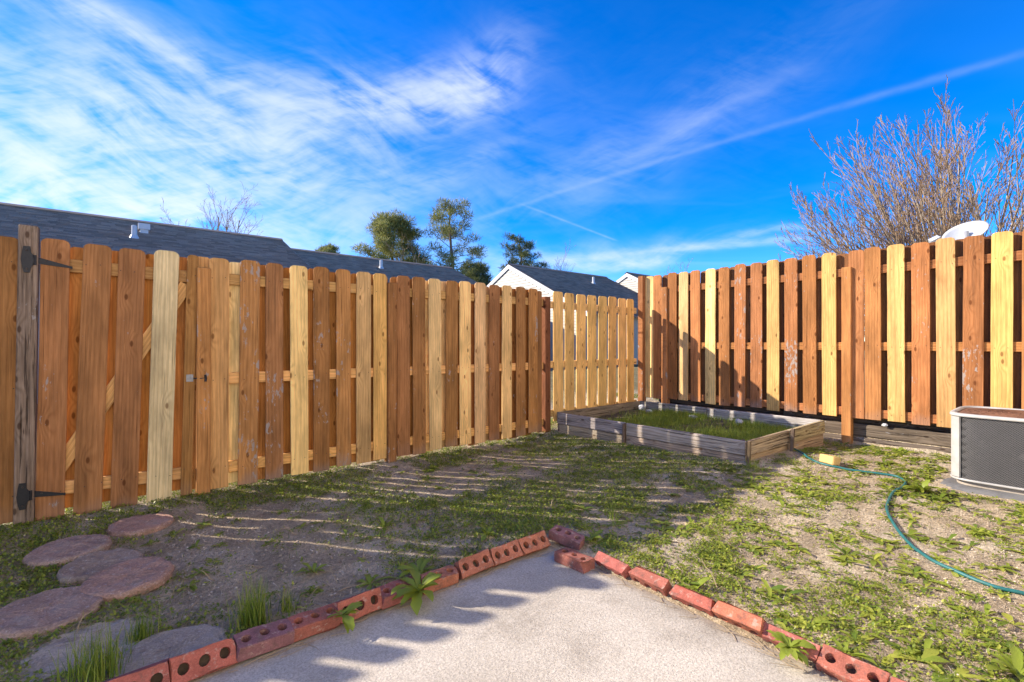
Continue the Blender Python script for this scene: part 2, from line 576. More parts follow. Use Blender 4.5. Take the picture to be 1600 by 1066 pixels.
def mat_stone():
    m, t, b = new_mat('stepping_stone')
    oi = t.node('ShaderNodeObjectInfo')
    tc = t.node('ShaderNodeTexCoord')
    P = t.vm('ADD', tc.outputs['Object'], t.comb(t.m('MULTIPLY', oi.outputs['Random'], 40.0), 0.0, 0.0))
    n = t.noise(P, 7.0, 6.0, 0.65)
    f = t.noise(P, 120.0, 4.0, 0.75)
    v = t.m('MULTIPLY', t.m('MULTIPLY_ADD', n, 1.2, 0.4), t.m('MULTIPLY_ADD', f, 1.9, 0.05))
    col = t.scale_col(oi.outputs['Color'], t.comb(v, v, v))
    col = t.mix(t.m('MULTIPLY', t.rng(n, 0.52, 0.68), 0.55), col, (0.34, 0.30, 0.26))
    so = t.rng(t.noise(P, 11.0, 7.0, 0.75, 0.6), 0.54, 0.62)
    col = t.mix(t.m('MULTIPLY', so, 0.7), col, (0.30, 0.215, 0.16))
    sp = t.rng(t.noise(P, 60.0, 3.0, 0.7), 0.60, 0.66)
    col = t.mix(t.m('MULTIPLY', sp, 0.6), col, (0.62, 0.55, 0.48))
    t.l.new(col, b.inputs['Base Color'])
    b.inputs['Roughness'].default_value = 0.9
    b.inputs['Specular IOR Level'].default_value = 0.2
    bump(t, b, t.m('ADD', f, n), 1.0, 0.012)
    return m


def mat_shingle():
    m, t, b = new_mat('asphalt_shingle')
    ge = t.node('ShaderNodeNewGeometry')
    tc = t.node('ShaderNodeTexCoord')
    f = t.noise(tc.outputs['Object'], 60.0, 3.0, 0.7)
    g = t.noise(tc.outputs['Object'], 0.7, 3.0, 0.6)
    v = t.m('MULTIPLY', t.m('MULTIPLY_ADD', ge.outputs['Random Per Island'], 0.45, 0.72), t.m('MULTIPLY_ADD', f, 1.0, 0.5))
    v = t.m('MULTIPLY', v, t.m('MULTIPLY_ADD', g, 0.6, 0.7))
    t.l.new(t.scale_col((0.32, 0.235, 0.17), t.comb(v, v, v)), b.inputs['Base Color'])
    b.inputs['Roughness'].default_value = 0.9
    b.inputs['Specular IOR Level'].default_value = 0.25
    bump(t, b, f, 0.4, 0.01)
    return m


def mat_bark(name, c1, c2, scale=6.0):
    m, t, b = new_mat(name)
    tc = t.node('ShaderNodeTexCoord')
    n = t.noise(tc.outputs['Object'], scale, 4.0, 0.65)
    t.l.new(t.mix(t.rng(n, 0.35, 0.65), c1, c2), b.inputs['Base Color'])
    b.inputs['Roughness'].default_value = 0.9
    b.inputs['Specular IOR Level'].default_value = 0.15
    return m


def mat_mesh_screen():
    """expanded metal screen of the condenser: dark, with the pale diamond strands catching light"""
    m, t, b = new_mat('condenser_screen')
    tc = t.node('ShaderNodeTexCoord')
    n = t.noise(tc.outputs['Object'], 9.0, 6.0, 0.7)
    dust = t.rng(n, 0.56, 0.74)
    t.l.new(t.mix(t.m('MULTIPLY', dust, 0.35), (0.022, 0.021, 0.021), (0.20, 0.18, 0.16)), b.inputs['Base Color'])
    b.inputs['Roughness'].default_value = 0.55
    b.inputs['Metallic'].default_value = 0.2
    return m


M = {}
M['wood'] = mat_wood('fence_wood')
M['old_wood'] = mat_wood('weathered_wood', contrast=1.5, cracks=0.85, rough=0.9)
M['ground'] = mat_ground()
M['concrete'] = mat_concrete()
M['brick'] = mat_brick()
M['stone'] = mat_stone()
M['shingle'] = mat_shingle()
M['black_iron'] = mat_plain('black_iron', (0.018, 0.018, 0.02), 0.5, 0.3, 0.4, 60, 0.3)
M['zinc'] = mat_plain('zinc_metal', (0.22, 0.22, 0.23), 0.4, 0.8, 0.3, 60, 0.2)
M['nail'] = mat_plain('nail_steel', (0.055, 0.04, 0.03), 0.6, 0.3, 0.3, 90, 0.1)
M['white_paint'] = mat_plain('white_paint', (0.60, 0.60, 0.58), 0.5, 0.0, 0.08, 12, 0.05)
M['cream_siding'] = mat_plain('cream_siding', (0.44, 0.405, 0.335), 0.55, 0.0, 0.02, 6, 0.02)
M['bounce_siding'] = mat_plain('bounce_siding', (0.80, 0.76, 0.68), 0.55, 0.0, 0.06, 6, 0.05)  # kept bright so the added wall behind the camera bounces more sun
M['white_metal'] = mat_plain('white_enamel', (0.38, 0.365, 0.335), 0.5, 0.0, 0.35, 14, 0.05)
M['dish'] = mat_plain('dish_enamel', (0.46, 0.475, 0.49), 0.4, 0.0, 0.08, 8, 0.03)
M['grey_metal'] = mat_plain('grey_steel', (0.30, 0.30, 0.31), 0.5, 0.5, 0.2, 20, 0.1)
M['screen'] = mat_mesh_screen()
M['strand'] = mat_plain('screen_strand', (0.16, 0.15, 0.145), 0.6, 0.1, 0.25, 15, 0.0)
M['rust'] = mat_plain('rusty_grille', (0.17, 0.075, 0.04), 0.9, 0.0, 0.6, 25, 0.6)
M['pad'] = mat_plain('pad_plastic', (0.13, 0.125, 0.12), 0.9, 0.0, 0.6, 16, 0.9)
M['pad_concrete'] = mat_plain('pad_concrete', (0.34, 0.29, 0.235), 0.9, 0.0, 0.35, 30, 0.5)
M['hose'] = mat_plain('hose_rubber', (0.014, 0.115, 0.11), 0.5, 0.0, 0.5, 25, 0.2)
M['block'] = mat_plain('cut_wood', (0.62, 0.40, 0.14), 0.8, 0.0, 0.25, 30, 0.3)
M['plastic'] = mat_plain('white_scrap', (0.50, 0.50, 0.50), 0.5, 0.0, 0.15, 25, 0.2)
M['soil'] = mat_plain('bed_soil', (0.085, 0.062, 0.042), 0.95, 0.0, 0.6, 30, 1.0)
M['bark'] = mat_bark('grey_bark', (0.24, 0.17, 0.11), (0.45, 0.36, 0.26), 3.0)
M['twig'] = mat_bark('brown_twig', (0.30, 0.18, 0.10), (0.46, 0.31, 0.18), 2.0)
M['pine_bark'] = mat_bark('pine_bark', (0.12, 0.085, 0.065), (0.24, 0.18, 0.14), 1.5)
M['needle'] = mat_leaf('pine_needle', (0.11, 0.14, 0.04), (0.24, 0.25, 0.065), (0.42, 0.37, 0.12), 0.4)
M['needle_dark'] = mat_leaf('pine_needle_dark', (0.055, 0.08, 0.03), (0.11, 0.135, 0.045), (0.21, 0.20, 0.07), 0.35)
M['cover'] = mat_leaf('ground_cover_leaf', (0.13, 0.18, 0.022), (0.24, 0.29, 0.034), (0.40, 0.41, 0.06), 0.35)
M['blade'] = mat_leaf('grass_blade', (0.13, 0.21, 0.024), (0.24, 0.32, 0.038), (0.42, 0.44, 0.08), 0.4)
M['rosette'] = mat_leaf('broad_leaf', (0.13, 0.20, 0.026), (0.25, 0.31, 0.036), (0.42, 0.43, 0.065), 0.35, 0.42)
M['straw'] = mat_leaf('dry_straw', (0.32, 0.24, 0.15), (0.50, 0.39, 0.25), (0.68, 0.58, 0.42), 0.2, 0.8)
M['crumb'] = mat_leaf('soil_crumb', (0.22, 0.155, 0.10), (0.46, 0.35, 0.24), (0.68, 0.56, 0.41), 0.0, 0.9)
M['stalk'] = mat_plain('dry_stalk', (0.36, 0.27, 0.17), 0.9, 0.0, 0.3, 30, 0.1)

# ------------------------------------------------------------------ the ground sheet
def build_ground():
    def axis(lo, hi, step, far):
        a = list(np.arange(lo, hi + 1e-6, step))
        g, s = [], step
        while sum(g) < far:
            s *= 1.35
            g.append(s)
        up = list(np.cumsum(g) + hi)
        dn = list(lo - np.cumsum(g))[::-1]
        return np.array(dn + a + up)
    xs = axis(-2.5, 7.2, 0.035, 1500.0)
    ys = axis(-1.6, 5.2, 0.035, 1500.0)
    X, Y = np.meshgrid(xs, ys)
    Z = gz(X, Y)
    V = np.stack([X.ravel(), Y.ravel(), Z.ravel()], 1)
    nx, ny = len(xs), len(ys)
    i, j = np.meshgrid(np.arange(nx - 1), np.arange(ny - 1))
    a = (j * nx + i).ravel()
    F = np.stack([a, a + 1, a + nx + 1, a + nx], 1)
    o = link('ground', np_mesh('ground', V, F), M['ground'], smooth=True)
    tag(o, kind='structure')
    # patio slab with a slightly rounded rim
    bm = bmesh.new()
    x0, y0, z0, z1 = -7.0, -1.38, -0.12, 0.0
    vs = [bm.verts.new(p) for p in ((x0, y0, z1), (PX, y0, z1), (PX, PY, z1), (x0, PY, z1))]
    vb = [bm.verts.new(p) for p in ((x0, y0, z0), (PX, y0, z0), (PX, PY, z0), (x0, PY, z0))]
    bm.faces.new(vs)
    for k in range(4):
        bm.faces.new((vs[k], vb[k], vb[(k + 1) % 4], vs[(k + 1) % 4]))
    bmesh.ops.bevel(bm, geom=[e for e in bm.edges if all(v.co.z == z1 for v in e.verts)], offset=0.012, segments=2, affect='EDGES')
    bmesh.ops.recalc_face_normals(bm, faces=bm.faces)
    me = bpy.data.meshes.new('patio'); bm.to_mesh(me); bm.free()
    tag(link('patio', me, M['concrete']), kind='structure')


build_ground()

# ------------------------------------------------------------------ timber pieces
COL = {
    'o': (0.40, 0.188, 0.064), 'b': (0.40, 0.168, 0.046), 'p': (0.78, 0.50, 0.205), 'q': (0.66, 0.36, 0.125),
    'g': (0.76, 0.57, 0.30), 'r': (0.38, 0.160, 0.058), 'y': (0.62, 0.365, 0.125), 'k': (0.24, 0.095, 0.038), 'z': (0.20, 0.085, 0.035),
    'n': (0.82, 0.50, 0.16), 'w': (0.235, 0.205, 0.185), 'e': (0.44, 0.37, 0.25), 's': (0.15, 0.115, 0.09),
}


def picket_mesh(name, w, h, t=0.016, top='ear', bow=0.0, n=6):
    """a fence board standing on its base centre, front face towards -y, corners clipped and rounded"""
    c = min(0.03, w * 0.28)
    def outline(z, xoff):
        return [(-w / 2 + xoff, z), (w / 2 + xoff, z)]
    left, right = [], []
    zt = h - (c if top == 'ear' else 0.002)
    for i in range(n + 1):
        z = zt * i / n
        xo = bow * math.sin(math.pi * i / n)
        jl, jr = random.uniform(-0.0012, 0.0012), random.uniform(-0.0012, 0.0012)
        left.append((-w / 2 + xo + jl, z)); right.append((w / 2 + xo + jr, z))
    if top == 'ear':
        pts_top_r = [(w / 2 - c * 0.25, h - c * 0.42), (w / 2 - c * 0.85, h - c * 0.06), (w / 2 - c * 1.2, h)]
        pts_top_l = [(-w / 2 + c * 1.2, h), (-w / 2 + c * 0.85, h - c * 0.06), (-w / 2 + c * 0.25, h - c * 0.42)]
    else:
        pts_top_r, pts_top_l = [], []
    poly = right + pts_top_r + pts_top_l + left[::-1]
    N = len(poly)
    e = 0.0022
    # inset outline for a softened edge
    cx = 0.0
    ins = [(x - math.copysign(e, x - cx), z + (e if z < 0.01 else (-e if z > h - 0.02 else 0))) for x, z in poly]
    V = [(x, -t / 2, z) for x, z in ins] + [(x, -t / 2 + e, z) for x, z in poly] + [(x, t / 2 - e, z) for x, z in poly] + [(x, t / 2, z) for x, z in ins]
    F = []
    nr = len(right)
    # front and back as strips between right and left verts
    def strip(o, flip):
        for i in range(nr - 1):
            a, b_ = o + i, o + i + 1
            c_, d = o + N - 1 - i, o + N - 2 - i
            f = (c_, a, b_, d)
            F.append(f if not flip else f[::-1])
        cap = tuple(o + k for k in range(nr - 1, N - nr + 1))
        if len(cap) > 2:
            F.append(cap if not flip else cap[::-1])
    strip(0, False)
    strip(3 * N, True)
    for layer in range(3):
        for k in range(N):
            k2 = (k + 1) % N
            F.append((layer * N + k, (layer + 1) * N + k, (layer + 1) * N + k2, layer * N + k2))
    me = bpy.data.meshes.new(name)
    me.from_pydata(V, [], F)
    me.update()
    return me


def beam_mesh(name, w, t, L, ch=0.004):
    """a sawn timber with softened edges, length along local z from 0 to L"""
    bm = bmesh.new()
    bmesh.ops.create_cube(bm, size=1.0)
    for v in bm.verts:
        v.co = Vector((v.co.x * w, v.co.y * t, (v.co.z + 0.5) * L))
    bmesh.ops.bevel(bm, geom=list(bm.edges), offset=ch, segments=1, affect='EDGES')
    me = bpy.data.meshes.new(name); bm.to_mesh(me); bm.free()
    return me


def colour(o, key, wear=0.0, j=0.10):
    c = COL[key] if isinstance(key, str) else key
    f = random.uniform(1 - j, 1 + j)
    o.color = (min(c[0] * f, 1), min(c[1] * f * random.uniform(0.95, 1.05), 1), min(c[2] * f * random.uniform(0.9, 1.1), 1), wear)
    return o


def along(p0, p1):
    """rotation taking local z onto p0->p1, local y kept level"""
    d = (Vector(p1) - Vector(p0)).normalized()
    up = Vector((0, 0, 1))
    if abs(d.z) > 0.999:
        return Euler((0, 0, 0))
    yv = up.cross(d).normalized()      # thickness direction, horizontal
    xv = yv.cross(d).normalized()      # height direction
    m = Matrix((xv, yv, d)).transposed()
    return m.to_euler()


def beam(name, p0, p1, h, t, parent, key, wear=0.0, mat='wood', ch=0.004):
    """timber from p0 to p1 (centre line); h = vertical face height, t = horizontal thickness"""
    base = parent.location if parent else Vector((0, 0, 0))
    L = (Vector(p1) - Vector(p0)).length
    me = beam_mesh(name, h, t, L, ch)
    o = link(name, me, M[mat], parent, Vector(p0) - Vector(base), along(p0, p1))
    return colour(o, key, wear)


def nails(parent, pts, normal):
    """small nail heads, all on one fence"""
    mb = MB()
    n = Vector(normal).normalized()
    a = n.orthogonal().normalized(); b = n.cross(a)
    for p in pts:
        p = Vector(p) - Vector(parent.location)
        ring = [p + (a * math.cos(k * math.pi / 3) + b * math.sin(k * math.pi / 3)) * 0.0036 + n * 0.0015 for k in range(6)]
        mb.add(ring, [tuple(range(6))])
    o = mb.build('nail_heads', M['nail'], parent)
    return tag(o, kind='stuff')


# ------------------------------------------------------------------ the fences
YF = 4.42            # front faces of the long fence
XF = 6.20            # front faces of the side fence
RAIL_L = (1.72, 0.92, 0.205)
RAIL_R = (1.985, 1.17, 0.455)


def left_picket(f, x, w, key, wear=0.0, z0=0.04, z1=1.885, lean=None, back=False, y=None):
    lean = random.uniform(-0.35, 0.35) if lean is None else lean
    yy = (YF + 0.008) if not back else (YF + 0.016 + 0.038 + 0.009)
    if y is not None:
        yy = y
    me = picket_mesh('picket', w, z1 - z0, bow=random.uniform(-0.003, 0.003))
    h = z1 - z0
    xb = x - math.tan(R(lean)) * h / 2
    o = link('picket', me, M['wood'], f, (xb - f.location.x, yy - f.location.y, z0 - f.location.z), (R(random.uniform(-0.15, 0.15)), R(lean), 0))
    colour(o, key, wear)
    return o


def right_picket(f, y, w, key, wear=0.0, z0=0.39, z1=2.22, back=False):
    lean = random.uniform(-0.3, 0.3)
    xx = (XF + 0.008) if not back else (XF + 0.016 + 0.038 + 0.009)
    me = picket_mesh('picket', w, z1 - z0, bow=random.uniform(-0.003, 0.003))
    o = link('picket', me, M['wood'], f, (xx - f.location.x, y - f.location.y, z0 - f.location.z), Euler((0, R(lean), R(-90))))
    # front face towards -x: mesh front is -y, rotate by -90 about z puts it on -x
    colour(o, key, wear)
    return o


def nail_pts_left(x, rails):
    return [(x + dx + random.uniform(-0.006, 0.006), YF - 0.0005, z + random.uniform(-0.018, 0.018)) for z in rails for dx in (-0.04, 0.042)]


# --- fence panel left of the gate
f0 = thing('fence', 'orange-brown board fence panel at the left edge, beyond the grey gate post', 'fence', (-2.4, YF, 0))
np_ = []
for i, x in enumerate(np.arange(-4.60, -0.5, 0.2)):
    left_picket(f0, float(x) + 0.045, 0.142, 'o' if i % 3 else 'q', 0.2, z0=0.05 + random.uniform(-0.01, 0.01))
    if x < -0.7:
        left_picket(f0, float(x) + 0.145, 0.142, 'b', 0.1, z1=1.70, back=True)
    np_ += nail_pts_left(float(x) + 0.045, RAIL_L)
for z in RAIL_L:
    beam('rail', (-4.7, YF + 0.035, z), (-0.50, YF + 0.035, z), 0.089, 0.037, f0, 'b')
for x in (-2.6, -4.6):
    o = link('post', beam_mesh('post', 0.089, 0.089, 1.83), M['wood'], f0, (x + 2.4, 0.045 - 0.02, -0.03)); colour(o, 'o', 0.4)
nails(f0, np_, (0, -1, 0))

# --- weathered hinge post
gp = link('gate_post', beam_mesh('gate_post', 0.094, 0.094, 2.02, 0.006), M['old_wood'], None, (-0.462, YF + 0.022, -0.05), (0, R(0.7), 0))
colour(gp, (0.23, 0.17, 0.125), 0.3, 0)
tag(gp, 'tall weathered grey timber post carrying the gate hinges', 'post')

# --- the gate
g = thing('gate', 'wooden fence gate with black strap hinges, diagonal brace and one pale board', 'gate', (0.04, YF, 0))
GP = [(-0.325, 0.142, 'o', 0.25, 0.026, 1.900, 0.9), (-0.124, 0.150, 'o', 0.35, 0.022, 1.893, 1.7), (0.068, 0.152, 'o', 0.35, 0.024, 1.886, 1.5),
      (0.272, 0.152, 'g', 0.0, 0.020, 1.897, 1.5), (0.438, 0.072, 'o', 0.30, 0.019, 1.884, 1.4)]
np_ = []
for x, w, key, wear, z0, z1, lean in GP:
    left_picket(g, x, w, key, wear, z0, z1, lean)
    np_ += nail_pts_left(x, (1.735, 0.225))
for x, w in ((-0.216, 0.110), (0.000, 0.130), (0.204, 0.130), (0.376, 0.120)):
    left_picket(g, x, w, 'b', 0.05, 0.075, 1.868, 1.2, back=True)
for z in (1.735, 0.225):
    beam('rail', (-0.375, YF + 0.035, z), (0.462, YF + 0.035, z - 0.02), 0.089, 0.037, g, 'q', 0.3)
beam('brace', (-0.335, YF + 0.034, 0.29), (0.42, YF + 0.034, 1.655), 0.089, 0.034, g, 'q', 0.1)


def hinge(z, x0, L, name='hinge'):
    mb = MB()
    y = YF - 0.004
    # strap tapering to a rounded tip, on the gate
    n = 8
    vs, fs = [], []
    for i in range(n + 1):
        s = i / n
        hh = (0.015 * (1 - s) + 0.006) if s < 0.93 else 0.008
        dz = -0.03 * s
        for yy in (y - 0.004, y + 0.003):
            vs += [(x0 + L * s, yy, z + dz + hh), (x0 + L * s, yy, z + dz - hh)]
    for i in range(n):
        o = i * 4; p = o + 4
        fs += [(o, o + 1, p + 1, p), (o + 2, p + 2, p + 3, o + 3), (o, p, p + 2, o + 2), (o + 1, o + 3, p + 3, p + 1)]
    fs += [(0, 2, 3, 1), (n * 4, n * 4 + 1, n * 4 + 3, n * 4 + 2)]
    mb.add([(a - g.location.x, b - g.location.y, c) for a, b, c in vs], fs)
    # plate on the post: stepped outline, and the knuckle
    px_ = x0 - 0.052 - g.location.x
    yp = -0.030
    prof = [(-0.016, 0.085), (0.016, 0.085), (0.018, 0.05), (0.028, 0.03), (0.034, 0.0), (0.028, -0.03), (0.018, -0.055), (0.014, -0.085), (-0.014, -0.085), (-0.022, -0.05), (-0.028, 0.0), (-0.022, 0.05)]
    k = len(prof)
    V = [(px_ + a, yp - 0.004, z + b) for a, b in prof] + [(px_ + a, yp + 0.004, z + b) for a, b in prof]
    mb.add(V, [tuple(range(k))[::-1], tuple(range(k, 2 * k))] + [(i, (i + 1) % k, k + (i + 1) % k, k + i) for i in range(k)])
    mb.tube([(x0 - 0.016 - g.location.x, -0.022, z - 0.032), (x0 - 0.016 - g.location.x, -0.022, z + 0.032)], [0.010, 0.010], 8)
    o = mb.build(name, M['black_iron'], g)
    for xx, yy, zz in ((x0 + 0.035 - g.location.x, -0.009, z), (px_, yp - 0.005, z + 0.06), (px_, yp - 0.005, z - 0.06)):
        bo = MB()
        bo.tube([(xx, yy + 0.002, zz), (xx, yy - 0.004, zz)], [0.007, 0.005], 7)
        link('bolt', bo.mesh('bolt'), M['nail'], o)


hinge(1.745, -0.392, 0.165)
hinge(0.215, -0.412, 0.150)
# latch: plate on the gate's narrow board, bar reaching over to the post
lt = MB()
lt.box((0.437 - 0.04, -0.003, 0.935), (0.045, 0.005, 0.055))
lt.box((0.437 - 0.04 + 0.012, -0.010, 0.935), (0.018, 0.012, 0.020))
lo = lt.build('latch_plate', M['zinc'], g)
lb = MB()
lb.tube([(0.42, -0.016, 0.932), (0.465, -0.022, 0.930), (0.495, -0.022, 0.934)], [0.005, 0.006, 0.005], 7)
lb.tube([(0.495, -0.03, 0.958), (0.500, -0.024, 0.93), (0.497, -0.03, 0.905)], [0.008, 0.010, 0.008], 7)
link('latch_bar', lb.mesh('latch_bar'), M['black_iron'], g)
nails(g, np_, (0, -1, 0))

# --- the long fence from the gate to the second post
f1 = thing('fence', 'long shadowbox board fence of stained and a few pale boards, right of the gate', 'fence', (2.3, YF, 0))
FP = [(0.630, 0.140, 'q', 0.0, 0.2), (0.845, 0.146, 'o', 0.75, 0.6), (1.038, 0.136, 'o', 0.68, 0.0), (1.238, 0.146, 'p', 0.0, -0.35), (1.427, 0.138, 'o', 0.62, 0.0),
      (1.629, 0.134, 'o', 0.60, -0.2), (1.822, 0.142, 'p', 0.0, 0.1), (1.985, 0.136, 'q', 0.2, 0.0), (2.235, 0.142, 'o', 0.25, -0.1), (2.410, 0.146, 'o', 0.45, -0.3),
      (2.602, 0.146, 'p', 0.1, -0.4), (2.806, 0.148, 'o', 0.50, 0.2), (2.982, 0.148, 'p', 0.0, -0.3), (3.184, 0.148, 'p', 0.0, 0.0), (3.388, 0.148, 'o', 0.30, 0.2),
      (3.576, 0.146, 'p', 0.0, 0.1), (3.792, 0.148, 'o', 0.45, 0.0), (3.992, 0.148, 'o', 0.45, 0.1)]
np_ = []
for x, w, key, wear, lean in FP:
    z0 = 0.045 + 0.012 * x + random.uniform(-0.012, 0.012)
    left_picket(f1, x, w, key, wear, z0, 1.884 + random.uniform(-0.007, 0.007), lean)
    np_ += nail_pts_left(x, RAIL_L)
xs = [p[0] for p in FP]
leak = {0: 0.033, 1: 0.047, 2: 0.039, 3: 0.05, 4: 0.029, 5: 0.048, 6: 0.038, 8: 0.041, 9: 0.031, 10: 0.048, 11: 0.035, 12: 0.041, 14: 0.05, 15: 0.035, 16: 0.046}
for i in range(len(xs) - 1):
    xm = (xs[i] + xs[i + 1]) / 2
    if i == 7:
        for q in (2.02, 2.19):
            left_picket(f1, q, 0.138, 'b', 0.1, 0.07, 1.872, back=True)
        continue
    key = 'g' if i == 0 else ('p' if i in (9, 10, 13) else 'b')
    # boards on the far side are not perfectly centred on the gaps, so slivers of sun come through
    left_picket(f1, xm + leak.get(i, 0.0), 0.136, key, 0.15, 0.06 + random.uniform(-0.01, 0.02), 1.868 + random.uniform(-0.01, 0.008), back=True)
left_picket(f1, 0.520, 0.136, 'q', 0.0, 0.06, 1.885, 0.0, back=True)
left_picket(f1, 4.10, 0.075, 'o', 0.3, 0.09, 1.86, 0.0)
for z in RAIL_L:
    beam('rail', (0.50, YF + 0.035, z), (4.27, YF + 0.035, z), 0.089, 0.037, f1, 'q', 0.25)
for x, top, key, wear in ((0.524, 1.788, 'o', 0.55), (2.100, 1.800, 'o', 0.5), (4.222, 1.793, 'k', 0.3)):
    o = link('post', beam_mesh('post', 0.090, 0.089, top + 0.05), M['wood'], f1, (x - 2.3, 0.018, -0.05), (0, R(random.uniform(-0.2, 0.2)), 0))
    colour(o, key, wear)
nails(f1, np_, (0, -1, 0))

# --- the new pale section in the corner
f2 = thing('fence', 'short fence section of new pale boards with open gaps, behind the planter', 'fence', (5.2, YF, 0))
np_ = []
for x, w in ((4.43, 0.176), (4.645, 0.172), (4.866, 0.180), (5.092, 0.180), (5.316, 0.178), (5.530, 0.176), (5.757, 0.174), (5.955, 0.160)):
    left_picket(f2, x, w, 'n', 0.0, 0.20, 1.872 + random.uniform(-0.008, 0.008))
    np_ += nail_pts_left(x, RAIL_L)
for z in (1.70, 0.93, 0.30):
    beam('rail', (4.27, YF + 0.035, z), (6.13, YF + 0.035, z), 0.089, 0.037, f2, 'p')
nails(f2, np_, (0, -1, 0))

# --- the raised side fence
f3 = thing('fence', 'tall sunlit side fence of red-brown and yellow boards raised on dark timbers', 'fence', (XF, 1.5, 0))
RP = [(4.265, 'p', 0.0), (4.124, 'r', 0.2), (3.880, 'r', 0.1), (3.706, 'p', 0.0), (3.514, 'r', 0.35), (3.302, 'p', 0.0), (3.106, 'r', 0.35), (2.908, 'r', 0.55), (2.701, 'r', 0.65),
      (2.499, 'y', 0.0), (2.298, 'r', 0.7), (2.095, 'r', 0.35), (1.896, 'y', 0.0), (1.640, 'r', 0.1), (1.493, 'r', 0.3), (1.293, 'y', 0.0), (1.100, 'r', 0.45), (0.908, 'y', 0.0),
      (0.722, 'r', 0.6), (0.533, 'y', 0.0), (0.338, 'r', 0.2)]
yv = 0.14
kk = 0
while yv > -1.6:
    RP.append((yv, 'y' if kk % 2 == 0 else 'r', 0.2)); yv -= 0.197; kk += 1
np_ = []
for y, key, wear in RP:
    right_picket(f3, y, 0.142, key, wear, 0.388 + random.uniform(-0.01, 0.01), 2.218 + random.uniform(-0.008, 0.008))
    np_ += [(XF - 0.0005, y + dy + random.uniform(-0.006, 0.006), z + random.uniform(-0.018, 0.018)) for z in RAIL_R for dy in (-0.04, 0.042)]
ys_ = [p[0] for p in RP]
for i in range(len(ys_) - 1):
    if ys_[i] - ys_[i + 1] < 0.16:
        continue
    right_picket(f3, (ys_[i] + ys_[i + 1]) / 2 + random.uniform(-0.006, 0.006), 0.140, 'z', 0.1, 0.40, 2.205 + random.uniform(-0.008, 0.008), back=True)  # boards behind get a darker colour, painting in the shade of the gaps
for z in RAIL_R:
    beam('rail', (XF + 0.035, 4.37, z), (XF + 0.035, -1.7, z), 0.089, 0.037, f3, 'r', 0.2)
for y, top, x, z0 in ((4.375, 2.222, 6.175, 0.05), (3.995, 2.025, 6.218, 0.02), (1.726, 2.038, 6.213, 0.02), (-0.55, 2.03, 6.213, 0.02)):
    o = link('post', beam_mesh('post', 0.089, 0.089, top - z0), M['wood'], f3, (x - XF, y - 1.5, z0)); colour(o, 'r', 0.45)
nails(f3, np_, (-1, 0, 0))

# retaining timbers under the side fence; top course added, a dark fill for the shaded gap
rt = thing('retaining_wall', 'low wall of dark weathered landscape timbers under the side fence, top course added to darken the gap', 'retaining wall', (6.33, 1.4, 0))
for z0, z1, x in ((0.0, 0.178, 6.315), (0.182, 0.318, 6.325), (0.322, 0.452, 6.400)):
    y = 4.2
    for L in (1.9, 2.3, 2.4):
        o = beam('timber', (x + random.uniform(-0.008, 0.008), y, (z0 + z1) / 2), (x, y - L + 0.012, (z0 + z1) / 2 + random.uniform(-0.008, 0.008)), z1 - z0, 0.13, rt, 's', 0.5, 'old_wood', 0.012)
        y -= L if z0 == 0 else L * 0.93

# ------------------------------------------------------------------ planter bed
pb = thing('planter_bed', 'low raised planter of grey weathered planks filled with grass, in the fence corner', 'planter', (5.2, 3.1, 0))
NL, NC, RR_, BC = Vector((4.33, 4.33, 0)), Vector((4.63, 2.11, 0)), Vector((5.96, 1.88, 0)), Vector((6.05, 4.32, 0))


def bed_side(A, B, za, zb, parts, key, keyl, courses=2, zbase=0.02):
    """planks between two corners; za, zb = top heights"""
    for (s0, s1) in parts:
        for cidx in range(courses):
            def zc(s):
                top = za + (zb - za) * s
                hgt = 0.138
                return top - hgt / 2 - cidx * (hgt + 0.005)
            p0 = A.lerp(B, s0); p1 = A.lerp(B, s1)
            j = random.uniform(-0.006, 0.006)
            nrm = Vector((-(B - A).y, (B - A).x, 0)).normalized() * (j + (0.012 if cidx else 0.0))
            beam('plank', (p0.x + nrm.x, p0.y + nrm.y, zc(s0)), (p1.x + nrm.x, p1.y + nrm.y, zc(s1)), 0.138, 0.034, pb, key if cidx == 0 else keyl, 0.5, 'old_wood', 0.005)


bed_side(NL, NC, 0.325, 0.270, ((0.0, 0.425), (0.432, 1.0)), (0.36, 0.315, 0.265), (0.36, 0.29, 0.22))
bed_side(NC + Vector((0.03, 0.0, 0)), RR_, 0.268, 0.362, ((0.0, 0.50), (0.507, 1.0)), (0.50, 0.40, 0.24), (0.46, 0.33, 0.18))
bed_side(RR_ + Vector((0, 0.02, 0)), BC, 0.362, 0.345, ((0.0, 0.55), (0.556, 1.0)), (0.42, 0.38, 0.34), (0.34, 0.30, 0.25))
bed_side(BC, NL, 0.340, 0.328, ((0.0, 1.0),), (0.36, 0.28, 0.20), (0.3, 0.22, 0.16))
for p, top, lean in ((NL.lerp(NC, 0.428) + Vector((-0.032, 0, 0)), 0.30, 2), (NC + Vector((-0.02, -0.03, 0)), 0.285, 3), (NC.lerp(RR_, 0.50) + Vector((0.0, -0.034, 0)), 0.34, 4), (NC + Vector((0.05, 0.05, 0)), 0.27, 0), (RR_ + Vector((-0.05, 0.05, 0)), 0.33, 0)):
    o = link('stake', beam_mesh('stake', 0.042, 0.03, top + 0.02, 0.004), M['old_wood'], pb, (p.x - 5.2, p.y - 3.1, -0.02), (R(lean), R(-lean), 0.2))
    colour(o, (0.20, 0.14, 0.10), 0.4)


